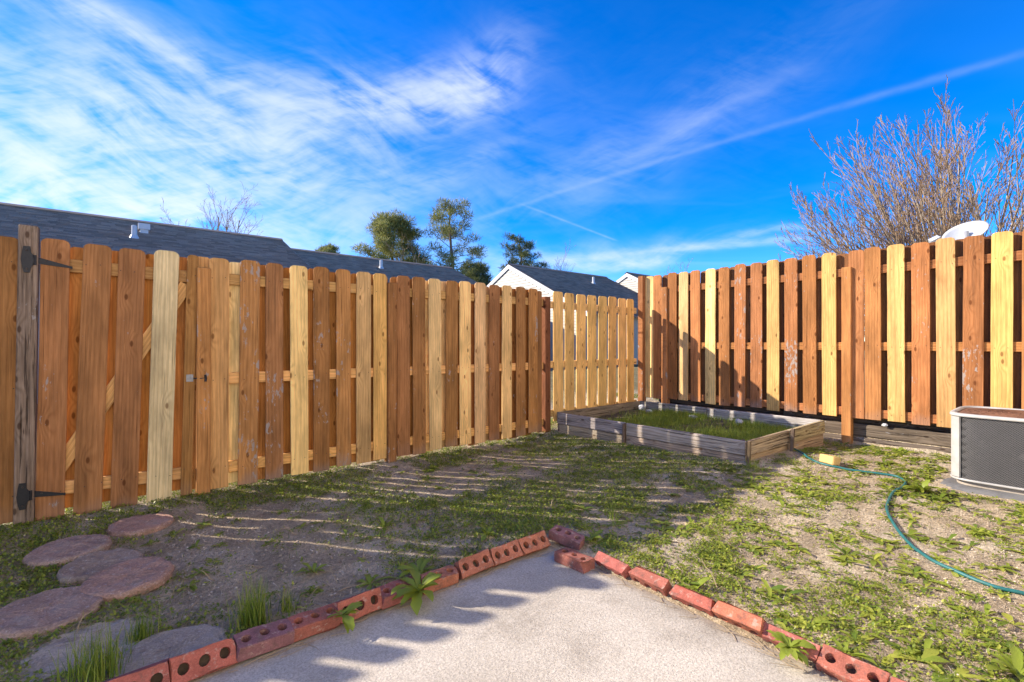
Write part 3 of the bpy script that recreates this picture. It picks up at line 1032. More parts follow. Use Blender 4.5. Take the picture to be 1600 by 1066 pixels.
def in_bed(x, y, m=0.03):
    """inside the planter outline"""
    P = [NL, NC, RR_, BC]
    ok = np.ones_like(np.asarray(x, float), bool)
    for a, b_ in zip(P, P[1:] + P[:1]):
        e = b_ - a
        L = e.length
        d = ((np.asarray(x) - a.x) * e.y - (np.asarray(y) - a.y) * e.x) / L
        ok &= d < -m
    return ok


def bed_z(x, y):
    return 0.195 + 0.05 * (vnoise(x, y, 2.1, 8) - 0.5) + 0.03 * (vnoise(x, y, 9, 9) - 0.5) + 0.03 * sstep(5.0, 5.9, x)


def build_soil():
    n = 40
    V, F = [], []
    for i in range(n + 1):
        for j in range(n + 1):
            s, u = 0.012 + 0.976 * i / n, 0.012 + 0.976 * j / n
            p = NL.lerp(NC, s).lerp(BC.lerp(RR_, s), u)
            V.append((p.x - 5.2, p.y - 3.1, float(bed_z(p.x, p.y))))
    for i in range(n):
        for j in range(n):
            a = i * (n + 1) + j
            F.append((a, a + n + 1, a + n + 2, a + 1))
    me = bpy.data.meshes.new('soil'); me.from_pydata(V, [], F); me.update()
    link('soil', me, M['soil'], pb, smooth=True)


build_soil()

# ------------------------------------------------------------------ bricks round the patio
def brick_mesh():
    """cored brick, 203 x 92 x 57 mm, three holes through its thickness (local z)"""
    L, W, T = 0.203, 0.092, 0.057
    r = 0.0185
    xs_ = [-L / 2, -0.032, 0.032, L / 2]
    cen = [-0.064, 0.0, 0.064]
    ns = 12
    V, F = [], []
    def vid(p):
        V.append(p); return len(V) - 1
    e = 0.003
    def ring_outer(x0, x1, y0, y1):
        # points on the cell's rectangle matching the directions of the hole's vertices
        pts = []
        cx, cy = (x0 + x1) / 2, (y0 + y1) / 2
        hx, hy = (x1 - x0) / 2, (y1 - y0) / 2
        for k in range(ns):
            a = 2 * math.pi * (k + 0.5) / ns
            dx, dy = math.cos(a), math.sin(a)
            s = min(hx / abs(dx) if abs(dx) > 1e-6 else 9, hy / abs(dy) if abs(dy) > 1e-6 else 9)
            pts.append((cx + dx * s, cy + dy * s))
        return pts
    for side in (1, -1):
        z = side * T / 2
        for i in range(3):
            x0, x1 = xs_[i], xs_[i + 1]
            if i == 0: x0 += e
            if i == 2: x1 -= e
            outer = ring_outer(x0, x1, -W / 2 + e, W / 2 - e)
            cxh = cen[i]
            # square the cell corners by adding them as extra verts
            o_ids = [vid((px, py, z)) for px, py in outer]
            c_ids = [vid((x1, W / 2 - e, z)), vid((x0, W / 2 - e, z)), vid((x0, -W / 2 + e, z)), vid((x1, -W / 2 + e, z))]
            h_ids = [vid((cxh + r * 1.0 * math.cos(2 * math.pi * (k + 0.5) / ns), r * 1.05 * math.sin(2 * math.pi * (k + 0.5) / ns), z)) for k in range(ns)]
            for k in range(ns):
                k2 = (k + 1) % ns
                a0 = outer[k]; a1 = outer[k2]
                f = [h_ids[k], o_ids[k], o_ids[k2], h_ids[k2]]
                if abs(a0[0] - a1[0]) > 1e-6 and abs(a0[1] - a1[1]) > 1e-6:
                    # the cell corner lies between the two
                    q = (0 if (a0[0] + a1[0]) / 2 > (x0 + x1) / 2 else 1) if (a0[1] + a1[1]) > 0 else (2 if (a0[0] + a1[0]) / 2 < (x0 + x1) / 2 else 3)
                    f = [h_ids[k], o_ids[k], c_ids[q], o_ids[k2], h_ids[k2]]
                F.append(tuple(f) if side == 1 else tuple(f[::-1]))
    # hole walls
    for i in range(3):
        top = [vid((cen[i] + r * math.cos(2 * math.pi * (k + 0.5) / ns), r * 1.05 * math.sin(2 * math.pi * (k + 0.5) / ns), T / 2)) for k in range(ns)]
        bot = [vid((cen[i] + r * 0.9 * math.cos(2 * math.pi * (k + 0.5) / ns), r * 0.95 * math.sin(2 * math.pi * (k + 0.5) / ns), -T / 2)) for k in range(ns)]
        for k in range(ns):
            k2 = (k + 1) % ns
            F.append((top[k], top[k2], bot[k2], bot[k]))
    # soil packed in the holes
    plugs = []
    for i in range(3):
        zc = -T / 2 + 0.024 + 0.008 * (i % 2)
        ids = [vid((cen[i] + r * 1.1 * math.cos(2 * math.pi * k / 8), r * 1.1 * math.sin(2 * math.pi * k / 8), zc)) for k in range(8)]
        plugs.append(len(F)); F.append(tuple(ids))
    # sides with softened arrises
    def rect(x, y, z):
        return [vid((sx * x, sy * y, z)) for sx, sy in ((-1, -1), (1, -1), (1, 1), (-1, 1))]
    a = rect(L / 2 - e, W / 2 - e, T / 2); b_ = rect(L / 2, W / 2, T / 2 - e); c_ = rect(L / 2, W / 2, -T / 2 + e); d = rect(L / 2 - e, W / 2 - e, -T / 2)
    for p, q in ((a, b_), (b_, c_), (c_, d)):
        for k in range(4):
            k2 = (k + 1) % 4
            F.append((p[k], q[k], q[k2], p[k2]))
    me = bpy.data.meshes.new('brick')
    me.from_pydata(V, [], F)
    me.update()
    me.materials.append(M['brick']); me.materials.append(M['soil'])
    for i in plugs:
        me.polygons[i].material_index = 1
    bm = bmesh.new(); bm.from_mesh(me)
    bmesh.ops.remove_doubles(bm, verts=bm.verts, dist=1e-5)
    bmesh.ops.recalc_face_normals(bm, faces=bm.faces)
    bm.to_mesh(me); bm.free()
    return me


BRICK = brick_mesh()
RED, ORG, PUR, MAR = (0.37, 0.118, 0.083), (0.43, 0.155, 0.088), (0.25, 0.115, 0.11), (0.30, 0.102, 0.08)


def brick(loc, rot, col, label, group):
    me = BRICK.copy()
    rs = random.Random(int(loc[0] * 1000) * 7 + int(loc[1] * 1000))
    chips = [Vector((rs.choice((-1, 1)) * 0.1015, rs.choice((-1, 1)) * 0.046, rs.choice((-1, 1)) * 0.0285)) for _ in range(3)]
    ph = rs.uniform(0, 6.28)
    for v in me.vertices:
        c = v.co.copy()
        v.co += Vector((0.0012 * math.sin(90 * c.y + ph), 0.0018 * math.sin(40 * c.x + ph), 0.0014 * math.sin(55 * c.x + 30 * c.y + ph)))
        for q in chips:
            d = (c - q).length
            if d < 0.02:
                v.co -= q.normalized() * (0.02 - d) * rs.uniform(0.4, 0.8)
    me.update()
    o = link('brick', me, M['brick'], None, loc, rot)
    o.color = (*[min(1, c * random.uniform(0.93, 1.07)) for c in col], 1)
    return tag(o, label, 'brick', group)


GL, GR = 'bricks edging the far side of the patio', 'bricks edging the right side of the patio'
# row along the far edge, running left to right: 'e' set on edge and leaning back (holes show), 'f' lying flat
rowL = [
    (0.045, 'e', 24, RED, 'red cored brick cut by the bottom edge, first of the far patio row'),
    (0.247, 'e', 30, RED, 'red brick on edge with three dark holes, second in the far patio row'),
    (0.447, 'f', 12, PUR, 'purplish flat brick with weeds growing in its holes, third from left in the row'),
    (0.640, 'f', 8, MAR, 'maroon flat brick with dandelion at its right end, fourth from left in the row'),
    (0.826, 'e', 28, RED, 'red brick with three weed-filled holes, between the two dandelions on the patio edge'),
    (1.020, 'f', 10, MAR, 'flat maroon brick half hidden under the large dandelion on the patio edge'),
    (1.232, 'f', 4, ORG, 'flat brick with smooth orange side and dark top, right of the large dandelion'),
    (1.445, 'e', 36, ORG, 'orange holed brick on edge, third from the patio corner in the far row'),
    (1.650, 'e', 36, ORG, 'orange holed brick on edge, second from the patio corner in the far row'),
    (1.855, 'e', 40, ORG, 'orange holed brick on edge, last of the far row at the patio corner'),
]
for x, how, tilt, col, label in rowL:
    if how == 'e':
        # thickness axis (holes) faces -y and is tipped upward
        rx = R(90 - tilt)
        brick((x, 2.065 + random.uniform(-0.006, 0.006), 0.042), Euler((rx, R(random.uniform(-1.5, 1.5)), R(random.uniform(-2, 2)))), col, label, GL)
    else:
        brick((x, 2.072 + random.uniform(-0.006, 0.006), 0.026 + 0.0015 * tilt), Euler((R(tilt), R(random.uniform(-2, 2)), R(random.uniform(-2.5, 2.5)))), col, label, GL)
brick((2.075, 1.995, 0.045), Euler((R(8), R(10), R(-72))), PUR, 'purple cored brick tipped over in the soil just behind the patio corner', GL)
brick((1.915, 1.790, 0.0285), Euler((0, 0, R(-86))), MAR, 'loose maroon brick lying flat on the patio at its corner, holes up', GR)
rowR = [
    (1.610, -40, 0.000, RED, 'red brick first in the right patio row, next to the loose maroon brick'),
    (1.388, -34, 0.006, RED, 'sunlit red brick with pale flecks and hole notches, second in the right patio row'),
    (1.160, -40, 0.000, RED, 'worn red brick third in the right patio row, sunk lower than its neighbours'),
    (0.948, -44, 0.016, ORG, 'smooth bright red brick standing proud, fourth in the right patio row'),
    (0.752, -38, -0.004, RED, 'red brick behind the leafy weed in the right patio row'),
    (0.548, 62, 0.000, RED, 'broken-looking red brick with open holes at the bottom right of the patio row'),
    (0.335, -36, 0.000, RED, 'red brick at the bottom edge of the picture, end of the right patio row'),
]
for y, tilt, dz, col, label in rowR:
    # on edge, holes facing the patio (-x) and tipped down
    rot = Euler((R(90 - tilt), R(random.uniform(-2, 2)), R(-90 + random.uniform(-3, 3))))
    brick((2.035 + random.uniform(-0.008, 0.008), y, 0.022 + dz), rot, col, label, GR)

# ------------------------------------------------------------------ stepping stones
def stone(x, y, r, z, col, tilt, label, h=0.045, seed=0):
    n = 56
    prof = [(0.0, h), (0.15, h), (0.3, h), (0.45, h), (0.6, h), (0.72, h), (0.82, h), (0.90, h), (0.965, h - 0.006), (1.0, h - 0.018), (1.0, 0.006), (0.97, 0.0)]
    V, F = [(0, 0, h)], []
    for k in range(n):
        a = 2 * math.pi * k / n
        w = 1 + 0.02 * math.sin(3 * a + seed) + 0.014 * math.sin(7 * a + 2 * seed) + random.uniform(-0.018, 0.014)
        for f_, z_ in prof[1:]:
            V.append((0.93 * r * w * f_ * math.cos(a), 0.93 * r * w * f_ * math.sin(a), z_ + random.uniform(-0.0024, 0.0014) + 0.003 * math.sin(11 * f_ * math.cos(a) + seed) * math.sin(9 * f_ * math.sin(a) + 2 * seed)))
    m_ = len(prof) - 1
    for k in range(n):
        k2 = (k + 1) % n
        F.append((0, 1 + k * m_, 1 + k2 * m_))
        for i in range(m_ - 1):
            F.append((1 + k * m_ + i, 1 + k * m_ + i + 1, 1 + k2 * m_ + i + 1, 1 + k2 * m_ + i))
    me = bpy.data.meshes.new('stepping_stone'); me.from_pydata(V, [], F); me.update()
    o = link('stepping_stone', me, M['stone'], None, (x, y, float(gz(x, y)) + z - 0.004), (R(tilt[0]), R(tilt[1]), 0), smooth=False)
    o.color = (*col, 1)
    tag(o, label, 'stepping stone', 'round stepping stones by the gate')


ROSE, ROSE2, GREY = (0.46, 0.31, 0.235), (0.50, 0.30, 0.215), (0.52, 0.425, 0.32)
stone(0.125, 3.99, 0.190, -0.012, ROSE2, (0, 0), 'reddish round stepping stone nearest the gate, crossed by a streak of sun', seed=1)
stone(-0.205, 3.725, 0.200, 0.000, ROSE, (1, -1), 'round stepping stone second from the gate, surrounded by green ground cover', seed=2)
stone(-0.060, 3.385, 0.190, -0.006, (0.40, 0.295, 0.215), (2, 1), 'dull brown round stepping stone, middle one partly overlapped by the pinkish stone', seed=3)
stone(0.050, 3.080, 0.200, 0.012, ROSE2, (3, -2), 'pinkish round stepping stone lying highest, beside the bare sandy patch', seed=4)
stone(-0.235, 2.950, 0.210, 0.004, ROSE, (2, 2), 'large round stepping stone at the left edge of the picture', seed=5)
stone(-0.085, 2.540, 0.215, -0.028, GREY, (0, 0), 'grey half-buried stepping stone left of the grass tuft', seed=6)
stone(0.165, 2.265, 0.205, -0.026, (0.46, 0.37, 0.29), (0, 0), 'grey half-buried stepping stone touching the patio bricks', seed=7)

# ------------------------------------------------------------------ condenser unit
ac = thing('air_conditioner', 'outdoor air conditioner with white frame and dark mesh sides, at the right edge', 'air conditioner', (5.42, 0.365, 0.10), R(0))


def squircle(hw, n=96, p=5.6):
    pts = []
    for k in range(n):
        a = 2 * math.pi * k / n
        c_, s_ = math.cos(a), math.sin(a)
        pts.append((hw * math.copysign(abs(c_) ** (2 / p), c_), hw * math.copysign(abs(s_) ** (2 / p), s_)))
    return pts


def loft(sections, close_top=False, close_bot=False):
    mb = MB()
    n = len(sections[0][0])
    V, F = [], []
    for pts, z in sections:
        V += [(x, y, z) for x, y in pts]
    for i in range(len(sections) - 1):
        for k in range(n):
            k2 = (k + 1) % n
            F.append((i * n + k, i * n + k2, (i + 1) * n + k2, (i + 1) * n + k))
    if close_top: F.append(tuple((len(sections) - 1) * n + k for k in range(n)))
    if close_bot: F.append(tuple(range(n))[::-1])
    mb.add(V, F)
    return mb


HW = 0.375
S = lambda d=0.0: squircle(HW + d)
loft([(S(-0.012), 0.045), (S(-0.012), 0.535)]).build('coil_screen', M['screen'], ac, smooth=True)
# raised strands of the expanded-metal screen
st = MB()
N_ = 600
ring_pts = squircle(HW - 0.009, 240)


def build_strands():
    V, F = [], []
    per = [0.0]
    for k in range(240):
        a, b_ = ring_pts[k], ring_pts[(k + 1) % 240]
        per.append(per[-1] + math.hypot(b_[0] - a[0], b_[1] - a[1]))
    P_ = per[-1]
    per = np.array(per)
    rp = np.array(ring_pts + [ring_pts[0]])
    def at(s):
        s = s % P_
        return np.interp(s, per, rp[:, 0]), np.interp(s, per, rp[:, 1])
    pitch = 0.0165
    n = int(P_ / pitch)
    z0, z1 = 0.05, 0.53
    steps = 8
    for sgn in (1, -1):
        for i in range(n):
            base = i * P_ / n
            ids = []
            for k in range(steps + 1):
                z = z0 + (z1 - z0) * k / steps
                s = base + sgn * (z - z0) * 1.25
                for ds in (-0.0014, 0.0014):
                    x, y = at(s + ds)
                    V.append((x, y, z)); ids.append(len(V) - 1)
            for k in range(steps):
                F.append((ids[2 * k], ids[2 * k + 1], ids[2 * k + 3], ids[2 * k + 2]))
    me = np_mesh('screen_strands', np.array(V), np.array(F))
    o = link('screen_strands', me, M['strand'], ac)
    tag(o, kind='stuff')


build_strands()
loft([(S(-0.014), 0.040), (S(0.0), 0.040), (S(0.002), 0.046), (S(0.0), 0.054), (S(-0.014), 0.054)]).build('bottom_rim', M['white_metal'], ac, smooth=False)
loft([(S(-0.012), 0.532), (S(0.003), 0.532), (S(0.005), 0.540), (S(0.001), 0.553), (S(-0.012), 0.558), (S(-0.030), 0.556), (S(-0.036), 0.546)]).build('top_rim', M['white_metal'], ac, smooth=True)
loft([(S(-0.034), 0.546), (S(-0.12), 0.540), (S(-0.25), 0.535)], close_top=True).build('top_grille', M['rust'], ac)
for cx_, cy_ in ((-1, 1), (-1, -1), (1, 1), (1, -1)):
    # corner strips, bent round the rounded corners
    pts = squircle(HW + 0.003, 256)
    a0 = math.degrees(math.atan2(cy_, cx_)) % 360
    seg = [p for k, p in enumerate(pts) if abs(((math.degrees(math.atan2(p[1], p[0])) - a0 + 180) % 360) - 180) < 5.0]
    seg.sort(key=lambda p: math.atan2(p[1] * cx_ - p[0] * cy_, p[0] * cx_ + p[1] * cy_))
    V, F = [], []
    for x, y in seg:
        V += [(x, y, 0.060), (x, y, 0.530), (x * 0.97, y * 0.97, 0.060), (x * 0.97, y * 0.97, 0.530)]
    for k in range(len(seg) - 1):
        o_ = k * 4
        F += [(o_, o_ + 4, o_ + 5, o_ + 1), (o_ + 2, o_ + 3, o_ + 7, o_ + 6)]
    F += [(0, 1, 3, 2), (len(V) - 4, len(V) - 2, len(V) - 1, len(V) - 3)]
    mb = MB(); mb.add(V, F); mb.build('corner_strip', M['white_metal'], ac)
loft([(S(-0.035), 0.0), (S(-0.035), 0.046)], close_bot=True).build('base_pan', M['pad_concrete'], ac)
# grille bars over the fan
gb = MB()
for rr in (0.06, 0.10, 0.14, 0.18, 0.22, 0.26, 0.30):
    gb.tube([(rr * math.cos(2 * math.pi * k / 40), rr * math.sin(2 * math.pi * k / 40), 0.552) for k in range(41)], [0.0025] * 41, 4, False)
for k in range(8):
    a = k * math.pi / 4
    gb.tube([(0.05 * math.cos(a), 0.05 * math.sin(a), 0.550), (0.325 * math.cos(a), 0.325 * math.sin(a), 0.550)], [0.003, 0.003], 4, False)
gb.build('fan_guard', M['rust'], ac)
# the pad under it
def build_pad():
    n = 72
    V, F = [], []
    base = squircle(0.455, n, 6.0)
    for i, (sc, z) in enumerate(((0.0, 0.10), (0.86, 0.098), (0.96, 0.085), (1.03, 0.045), (1.05, -0.03))):
        for k, (x, y) in enumerate(base):
            w = 1 + (0.025 * math.sin(k * 1.7) + 0.02 * math.sin(k * 0.61 + 1)) * (1 if i > 1 else 0)
            V.append((x * sc * w, y * sc * w, z + (random.uniform(-0.004, 0.004) if i > 0 else 0)))
    for i in range(4):
        for k in range(n):
            k2 = (k + 1) % n
            F.append((i * n + k, i * n + k2, (i + 1) * n + k2, (i + 1) * n + k)[::-1])
    me = bpy.data.meshes.new('equipment_pad'); me.from_pydata(V, [], F); me.update()
    o = link('equipment_pad', me, M['pad'], None, (5.42, 0.345, 0.0), smooth=True)
    tag(o, 'dark grey worn pad under the air conditioner', 'pad')


build_pad()

# ------------------------------------------------------------------ garden hose
HP = [(5.42, 2.02), (5.27, 1.86), (5.06, 1.71), (4.97, 1.569), (4.965, 1.42), (4.971, 1.306), (5.00, 1.16), (5.005, 1.035), (4.90, 0.965), (4.743, 0.948), (4.55, 0.965), (4.374, 0.952), (4.106, 0.908), (3.849, 0.811), (3.619, 0.696),
      (3.454, 0.581), (3.361, 0.439), (3.316, 0.318), (3.327, 0.211), (3.36, 0.02), (3.45, -0.3), (3.7, -0.8), (4.0, -1.3)]


def build_hose():
    pts = []
    for i in range(len(HP) - 1):
        p0, p1, p2, p3 = HP[max(i - 1, 0)], HP[i], HP[i + 1], HP[min(i + 2, len(HP) - 1)]
        for k in range(6):
            s = k / 6
            q = [0.5 * (2 * p1[d] + (p2[d] - p0[d]) * s + (2 * p0[d] - 5 * p1[d] + 4 * p2[d] - p3[d]) * s * s + (3 * p1[d] - p0[d] - 3 * p2[d] + p3[d]) * s ** 3) for d in (0, 1)]
            pts.append((q[0], q[1], float(gz(q[0], q[1])) + 0.011))
    mb = MB()
    mb.tube(pts, [0.0095] * len(pts), 10)
    o = mb.build('garden_hose', M['hose'], smooth=True)
    tag(o, 'teal green garden hose snaking over the weedy lawn', 'hose')
    return pts


build_hose()


def lump(name, mat, loc, size, label, cat, seed, cut=0.25, rz=0.0, group=None):
    bm = bmesh.new()
    bmesh.ops.create_icosphere(bm, subdivisions=3, radius=1.0)
    rs = random.Random(seed)
    dirs = [Vector((rs.gauss(0, 1), rs.gauss(0, 1), rs.gauss(0, 1))).normalized() for _ in range(14)]
    for v in bm.verts:
        p = v.co.normalized()
        r = 1.0
        for k, d in enumerate(dirs):
            lim = 0.62 + 0.3 * ((k * 37) % 10) / 10
            q = p.dot(d)
            if q > 1e-3:
                r = min(r, lim / q)
        r *= 1 + cut * 0.3 * math.sin(9 * p.x + seed) * math.sin(7 * p.y + 2 * seed) * math.sin(8 * p.z)
        v.co = Vector((p.x * r * size[0], p.y * r * size[1], p.z * r * size[2]))
    me = bpy.data.meshes.new(name); bm.to_mesh(me); bm.free()
    o = link(name, me, mat, None, loc, (0, 0, rz))
    return tag(o, label, cat, group)


# a cut end of board lying in the grass
bl = link('wood_block', beam_mesh('wood_block', 0.085, 0.075, 0.15, 0.008), M['block'], None, (5.05, 1.60, float(gz(5.1, 1.55)) + 0.045), Euler((R(90), R(8), R(-25))))
tag(bl, 'small yellow offcut of wood on the grass beside the hose', 'wood block')
lump('rock', M['plastic'], (5.90, 4.18, 0.27), (0.065, 0.055, 0.055), 'white lump largest in the back corner of the planter', 'rock', 3)
lump('rock', M['plastic'], (5.83, 4.02, 0.235), (0.05, 0.06, 0.04), 'small white lump next to the large one in the planter corner', 'rock', 5)
lump('rock', M['plastic'], (5.82, 3.35, 0.235), (0.045, 0.09, 0.032), 'flat white scrap lying in the planter grass near the back plank', 'rock', 9)
lump('rock', M['plastic'], (5.80, 2.72, 0.25), (0.065, 0.06, 0.055), 'white rock alone in the planter grass below the side fence', 'rock', 6)
lump('rock', M['plastic'], (6.235, 1.40, 0.345), (0.02, 0.032, 0.018), 'small pale stone on the dark timber under the side fence', 'rock', 8)

# ------------------------------------------------------------------ satellite dish behind the side fence
def build_dish():
    d = thing('satellite_dish', 'white satellite dish with arm showing above the side fence', 'satellite dish', (8.75, 1.08, 0.3))
    mb = MB()
    n, m_ = 32, 8
    V, F = [], []
    a_, b_ = 0.24, 0.205
    for s, off in ((0, 0.0), (1, -0.014)):
        for i in range(m_ + 1):
            r = i / m_
            for k in range(n):
                t_ = 2 * math.pi * k / n
                V.append((a_ * r * math.cos(t_), b_ * r * math.sin(t_), 0.10 * r * r + off))
    o1 = (m_ + 1) * n
    for i in range(m_):
        for k in range(n):
            k2 = (k + 1) % n
            F.append((i * n + k, (i + 1) * n + k, (i + 1) * n + k2, i * n + k2))
            F.append((o1 + i * n + k, o1 + i * n + k2, o1 + (i + 1) * n + k2, o1 + (i + 1) * n + k))
    for k in range(n):
        k2 = (k + 1) % n
        F.append((m_ * n + k, o1 + m_ * n + k, o1 + m_ * n + k2, m_ * n + k2))
    mb.add(V, F)
    # dish axis: looks up and to the left in the photo
    ax = Vector((-0.80, 0.10, 0.80)).normalized()
    side = Vector((0.48, -0.80, 0.36)); side = (side - ax * side.dot(ax)).normalized()
    oth = ax.cross(side)
    rot = Matrix((side, oth, ax)).transposed().to_euler()
    link('reflector', mb.mesh('reflector'), M['dish'], d, (0, 0, 2.31), rot, True)
    ct = Vector((0, 0, 2.31))
    feed = ct + ax * 0.17 - side * 0.33
    arm = MB()
    rim = ct - side * 0.22 + ax * 0.02
    arm.tube([rim - ax * 0.10, rim, feed], [0.02, 0.02, 0.018], 6)
    link('arm', arm.mesh('arm'), M['grey_metal'], d)
    fe = MB()
    rm = Matrix((side, oth, ax)).transposed()
    fe.box(feed + ax * 0.03, (0.11, 0.07, 0.055), rm)
    link('feed_horn', fe.mesh('feed_horn'), M['dish'], d)
    pm = MB()
    pm.tube([(0.02, 0, 0.0), (0.02, 0, 2.2), (0.0, 0, 2.40)], [0.03, 0.03, 0.025], 10)
    link('mast', pm.mesh('mast'), M['grey_metal'], d)


build_dish()

# ------------------------------------------------------------------ houses beyond the fence
def house(x0, x1, yr, zr, run, pitch, label, loc_y, vents=(), patches=(), gable_left=True, detail=True):
    """ridge runs along x at (yr, zr); roof falls both ways"""
    ze = zr - run * pitch
    h = thing('house', label, 'house', ((x0 + x1) / 2, yr, 0))
    bx, by = (x0 + x1) / 2, yr
    ov = 0.30
    # walls
    wl = MB()
    wy = run - 0.35
    wt = zr - wy * pitch - 0.10
    for yy in (-wy, wy):
        wl.box((0, yy, wt / 2), (x1 - x0 - 0.5, 0.16, wt))
    for xx in (x0 + 0.12 - bx, x1 - 0.12 - bx):
        V = [(xx - 0.08, -wy, 0), (xx - 0.08, wy, 0), (xx - 0.08, wy, wt), (xx - 0.08, 0, zr - 0.12), (xx - 0.08, -wy, wt)]
        V2 = [(xx + 0.08, y_, z_) for _, y_, z_ in V]
        wl.add(V + V2, [(0, 1, 2, 3, 4)[::-1], (5, 6, 7, 8, 9), (0, 1, 6, 5), (1, 2, 7, 6), (2, 3, 8, 7), (3, 4, 9, 8), (4, 0, 5, 9)])
    wl.build('wall', M['cream_siding'], h)
    # lap siding boards on the gable that faces the yard
    if gable_left:
        z = 0.3 if detail else 1.5
        xx = x0 + 0.12 - 0.08 - bx
        while z < zr - 0.25:
            half = min(wy, (zr - 0.16 - z - 0.12) / pitch)
            if half > 0.05:
                b_ = MB()
                dz = 0.118
                half2 = min(wy, max(0.02, (zr - 0.16 - z - dz) / pitch))
                V = [(xx - 0.022, -half, z), (xx - 0.022, half, z), (xx - 0.004, half2, z + dz), (xx - 0.004, -half2, z + dz), (xx, -half, z), (xx, half, z)]
                b_.add(V, [(0, 3, 2, 1), (0, 1, 5, 4), (1, 2, 5), (0, 4, 3)])
                b_.build('siding_board', M['cream_siding'], h)
            z += 0.118
    # roof deck
    rd = MB()
    th = 0.06
    for sg in (-1, 1):
        V = []
        for xx in (x0 - bx, x1 - bx):
            V += [(xx, 0, zr - 0.02), (xx, sg * run, ze - 0.02), (xx, sg * run, ze - 0.02 - th), (xx, 0, zr - 0.02 - th)]
        F = [(0, 1, 5, 4), (1, 2, 6, 5), (2, 3, 7, 6), (0, 3, 2, 1), (4, 5, 6, 7)]
        rd.add(V, F if sg > 0 else [f[::-1] for f in F])
    roof = rd.build('roof', M['shingle'], h)
    # shingles: every tab its own slab on the slope facing the yard
    sl = math.hypot(run, run * pitch)
    nrm = Vector((0, -pitch, 1)).normalized()
    dn = Vector((0, -run, ze - zr)).normalized()
    course, tab = 0.145, 0.30
    nrow, ncol = int(sl / course), int((x1 - x0) / tab)
    rs = np.random.default_rng(int(abs(x0 * 10)) + 5)
    V, F = [], []
    for r_ in range(nrow):
        s0, s1 = r_ * course - 0.02, (r_ + 1) * course
        shift = (r_ % 2) * tab * 0.5 + rs.uniform(-0.04, 0.04)
        c = x0 - bx
        while c < x1 - bx - 0.02:
            wdt = tab * rs.uniform(0.55, 1.15)
            cx1 = min(c + wdt, x1 - bx)
            lift = 0.012 + rs.uniform(0, 0.012)
            ext = rs.uniform(-0.012, 0.012)
            base = len(V)
            for xx in (c + 0.003, cx1 - 0.003):
                for s_, l_ in ((s0, 0.002), (s1 + ext, lift), (s1 + ext, -0.004)):
                    p = Vector((xx, 0, zr)) + dn * max(s_, 0.0) + nrm * l_
                    V.append(tuple(p))
            b0 = base
            F += [(b0, b0 + 1, b0 + 4, b0 + 3), (b0 + 1, b0 + 2, b0 + 5, b0 + 4)]
            c = cx1
    me = np_mesh('shingles', np.array(V), np.array(F))
    o = link('shingles', me, M['shingle'], roof)
    tag(o, kind='stuff')
    rc = MB()
    rc.add([(x0 - bx - 0.02, -0.17, zr - 0.17 * pitch + 0.035), (x0 - bx - 0.02, 0, zr + 0.05), (x0 - bx - 0.02, 0.17, zr - 0.17 * pitch + 0.035),
            (x1 - bx, -0.17, zr - 0.17 * pitch + 0.035), (x1 - bx, 0, zr + 0.05), (x1 - bx, 0.17, zr - 0.17 * pitch + 0.035)], [(0, 3, 4, 1), (1, 4, 5, 2)])
    link('ridge_cap', rc.mesh('ridge_cap'), M['shingle'], roof)
    # fascia boards along the gable edges
    for xx in ((x0 - bx - 0.012), (x1 - bx + 0.012)):
        for sg in (-1, 1):
            fb = MB()
            V = []
            for xo in (-0.012, 0.012):
                V += [(xx + xo, 0, zr - 0.012), (xx + xo, sg * run, ze - 0.012), (xx + xo, sg * run, ze - 0.21), (xx + xo, 0, zr - 0.21)]
            fb.add(V, [(0, 1, 2, 3), (7, 6, 5, 4), (0, 4, 5, 1), (2, 6, 7, 3), (1, 5, 6, 2)])
            fb.build('fascia', M['white_paint'], h)
    # roof vents
    for vx, s_, kind in vents:
        p = Vector((vx - bx, 0, zr)) + dn * s_
        v = MB()
        if kind == 'box':
            v.box(p + Vector((0, 0, 0.16)), (0.26, 0.20, 0.16))
            v.box(p + Vector((0, 0, 0.04)), (0.18, 0.14, 0.16))
            v.build('roof_vent', M['white_paint'], h)
        else:
            v.tube([p - Vector((0, 0, 0.05)), p + Vector((0, 0, 0.32)), p + Vector((0, 0, 0.33))], [0.065, 0.06, 0.04], 10)
            v.tube([p - Vector((0, 0, 0.03)), p + Vector((0, 0, 0.07))], [0.12, 0.075], 10)
            v.build('vent_pipe', M['white_paint'], h)
    return h


house(-16.0, 4.45, 17.95, 4.80, 5.2, 0.42, 'long dark shingled roof with white vents above the gate at left', 0,
      vents=((0.37, 2.17, 'pipe'), (0.60, 1.41, 'box'), (-3.4, 1.3, 'box')), gable_left=False)
house(4.55, 12.35, 19.5, 4.80, 5.2, 0.42, 'lower dark shingled roof with one vent pipe, behind the middle of the long fence', 0,
      vents=((8.15, 1.55, 'pipe'),), gable_left=False)
house(13.75, 20.6, 16.9, 4.80, 4.9, 0.50, 'cream sided house gable with white trim, above the pale fence boards', 0, vents=((18.0, 1.5, 'pipe'),))
house(20.9, 30.0, 15.75, 4.95, 4.9, 0.50, 'farther white gable just left of the side fence corner', 0)

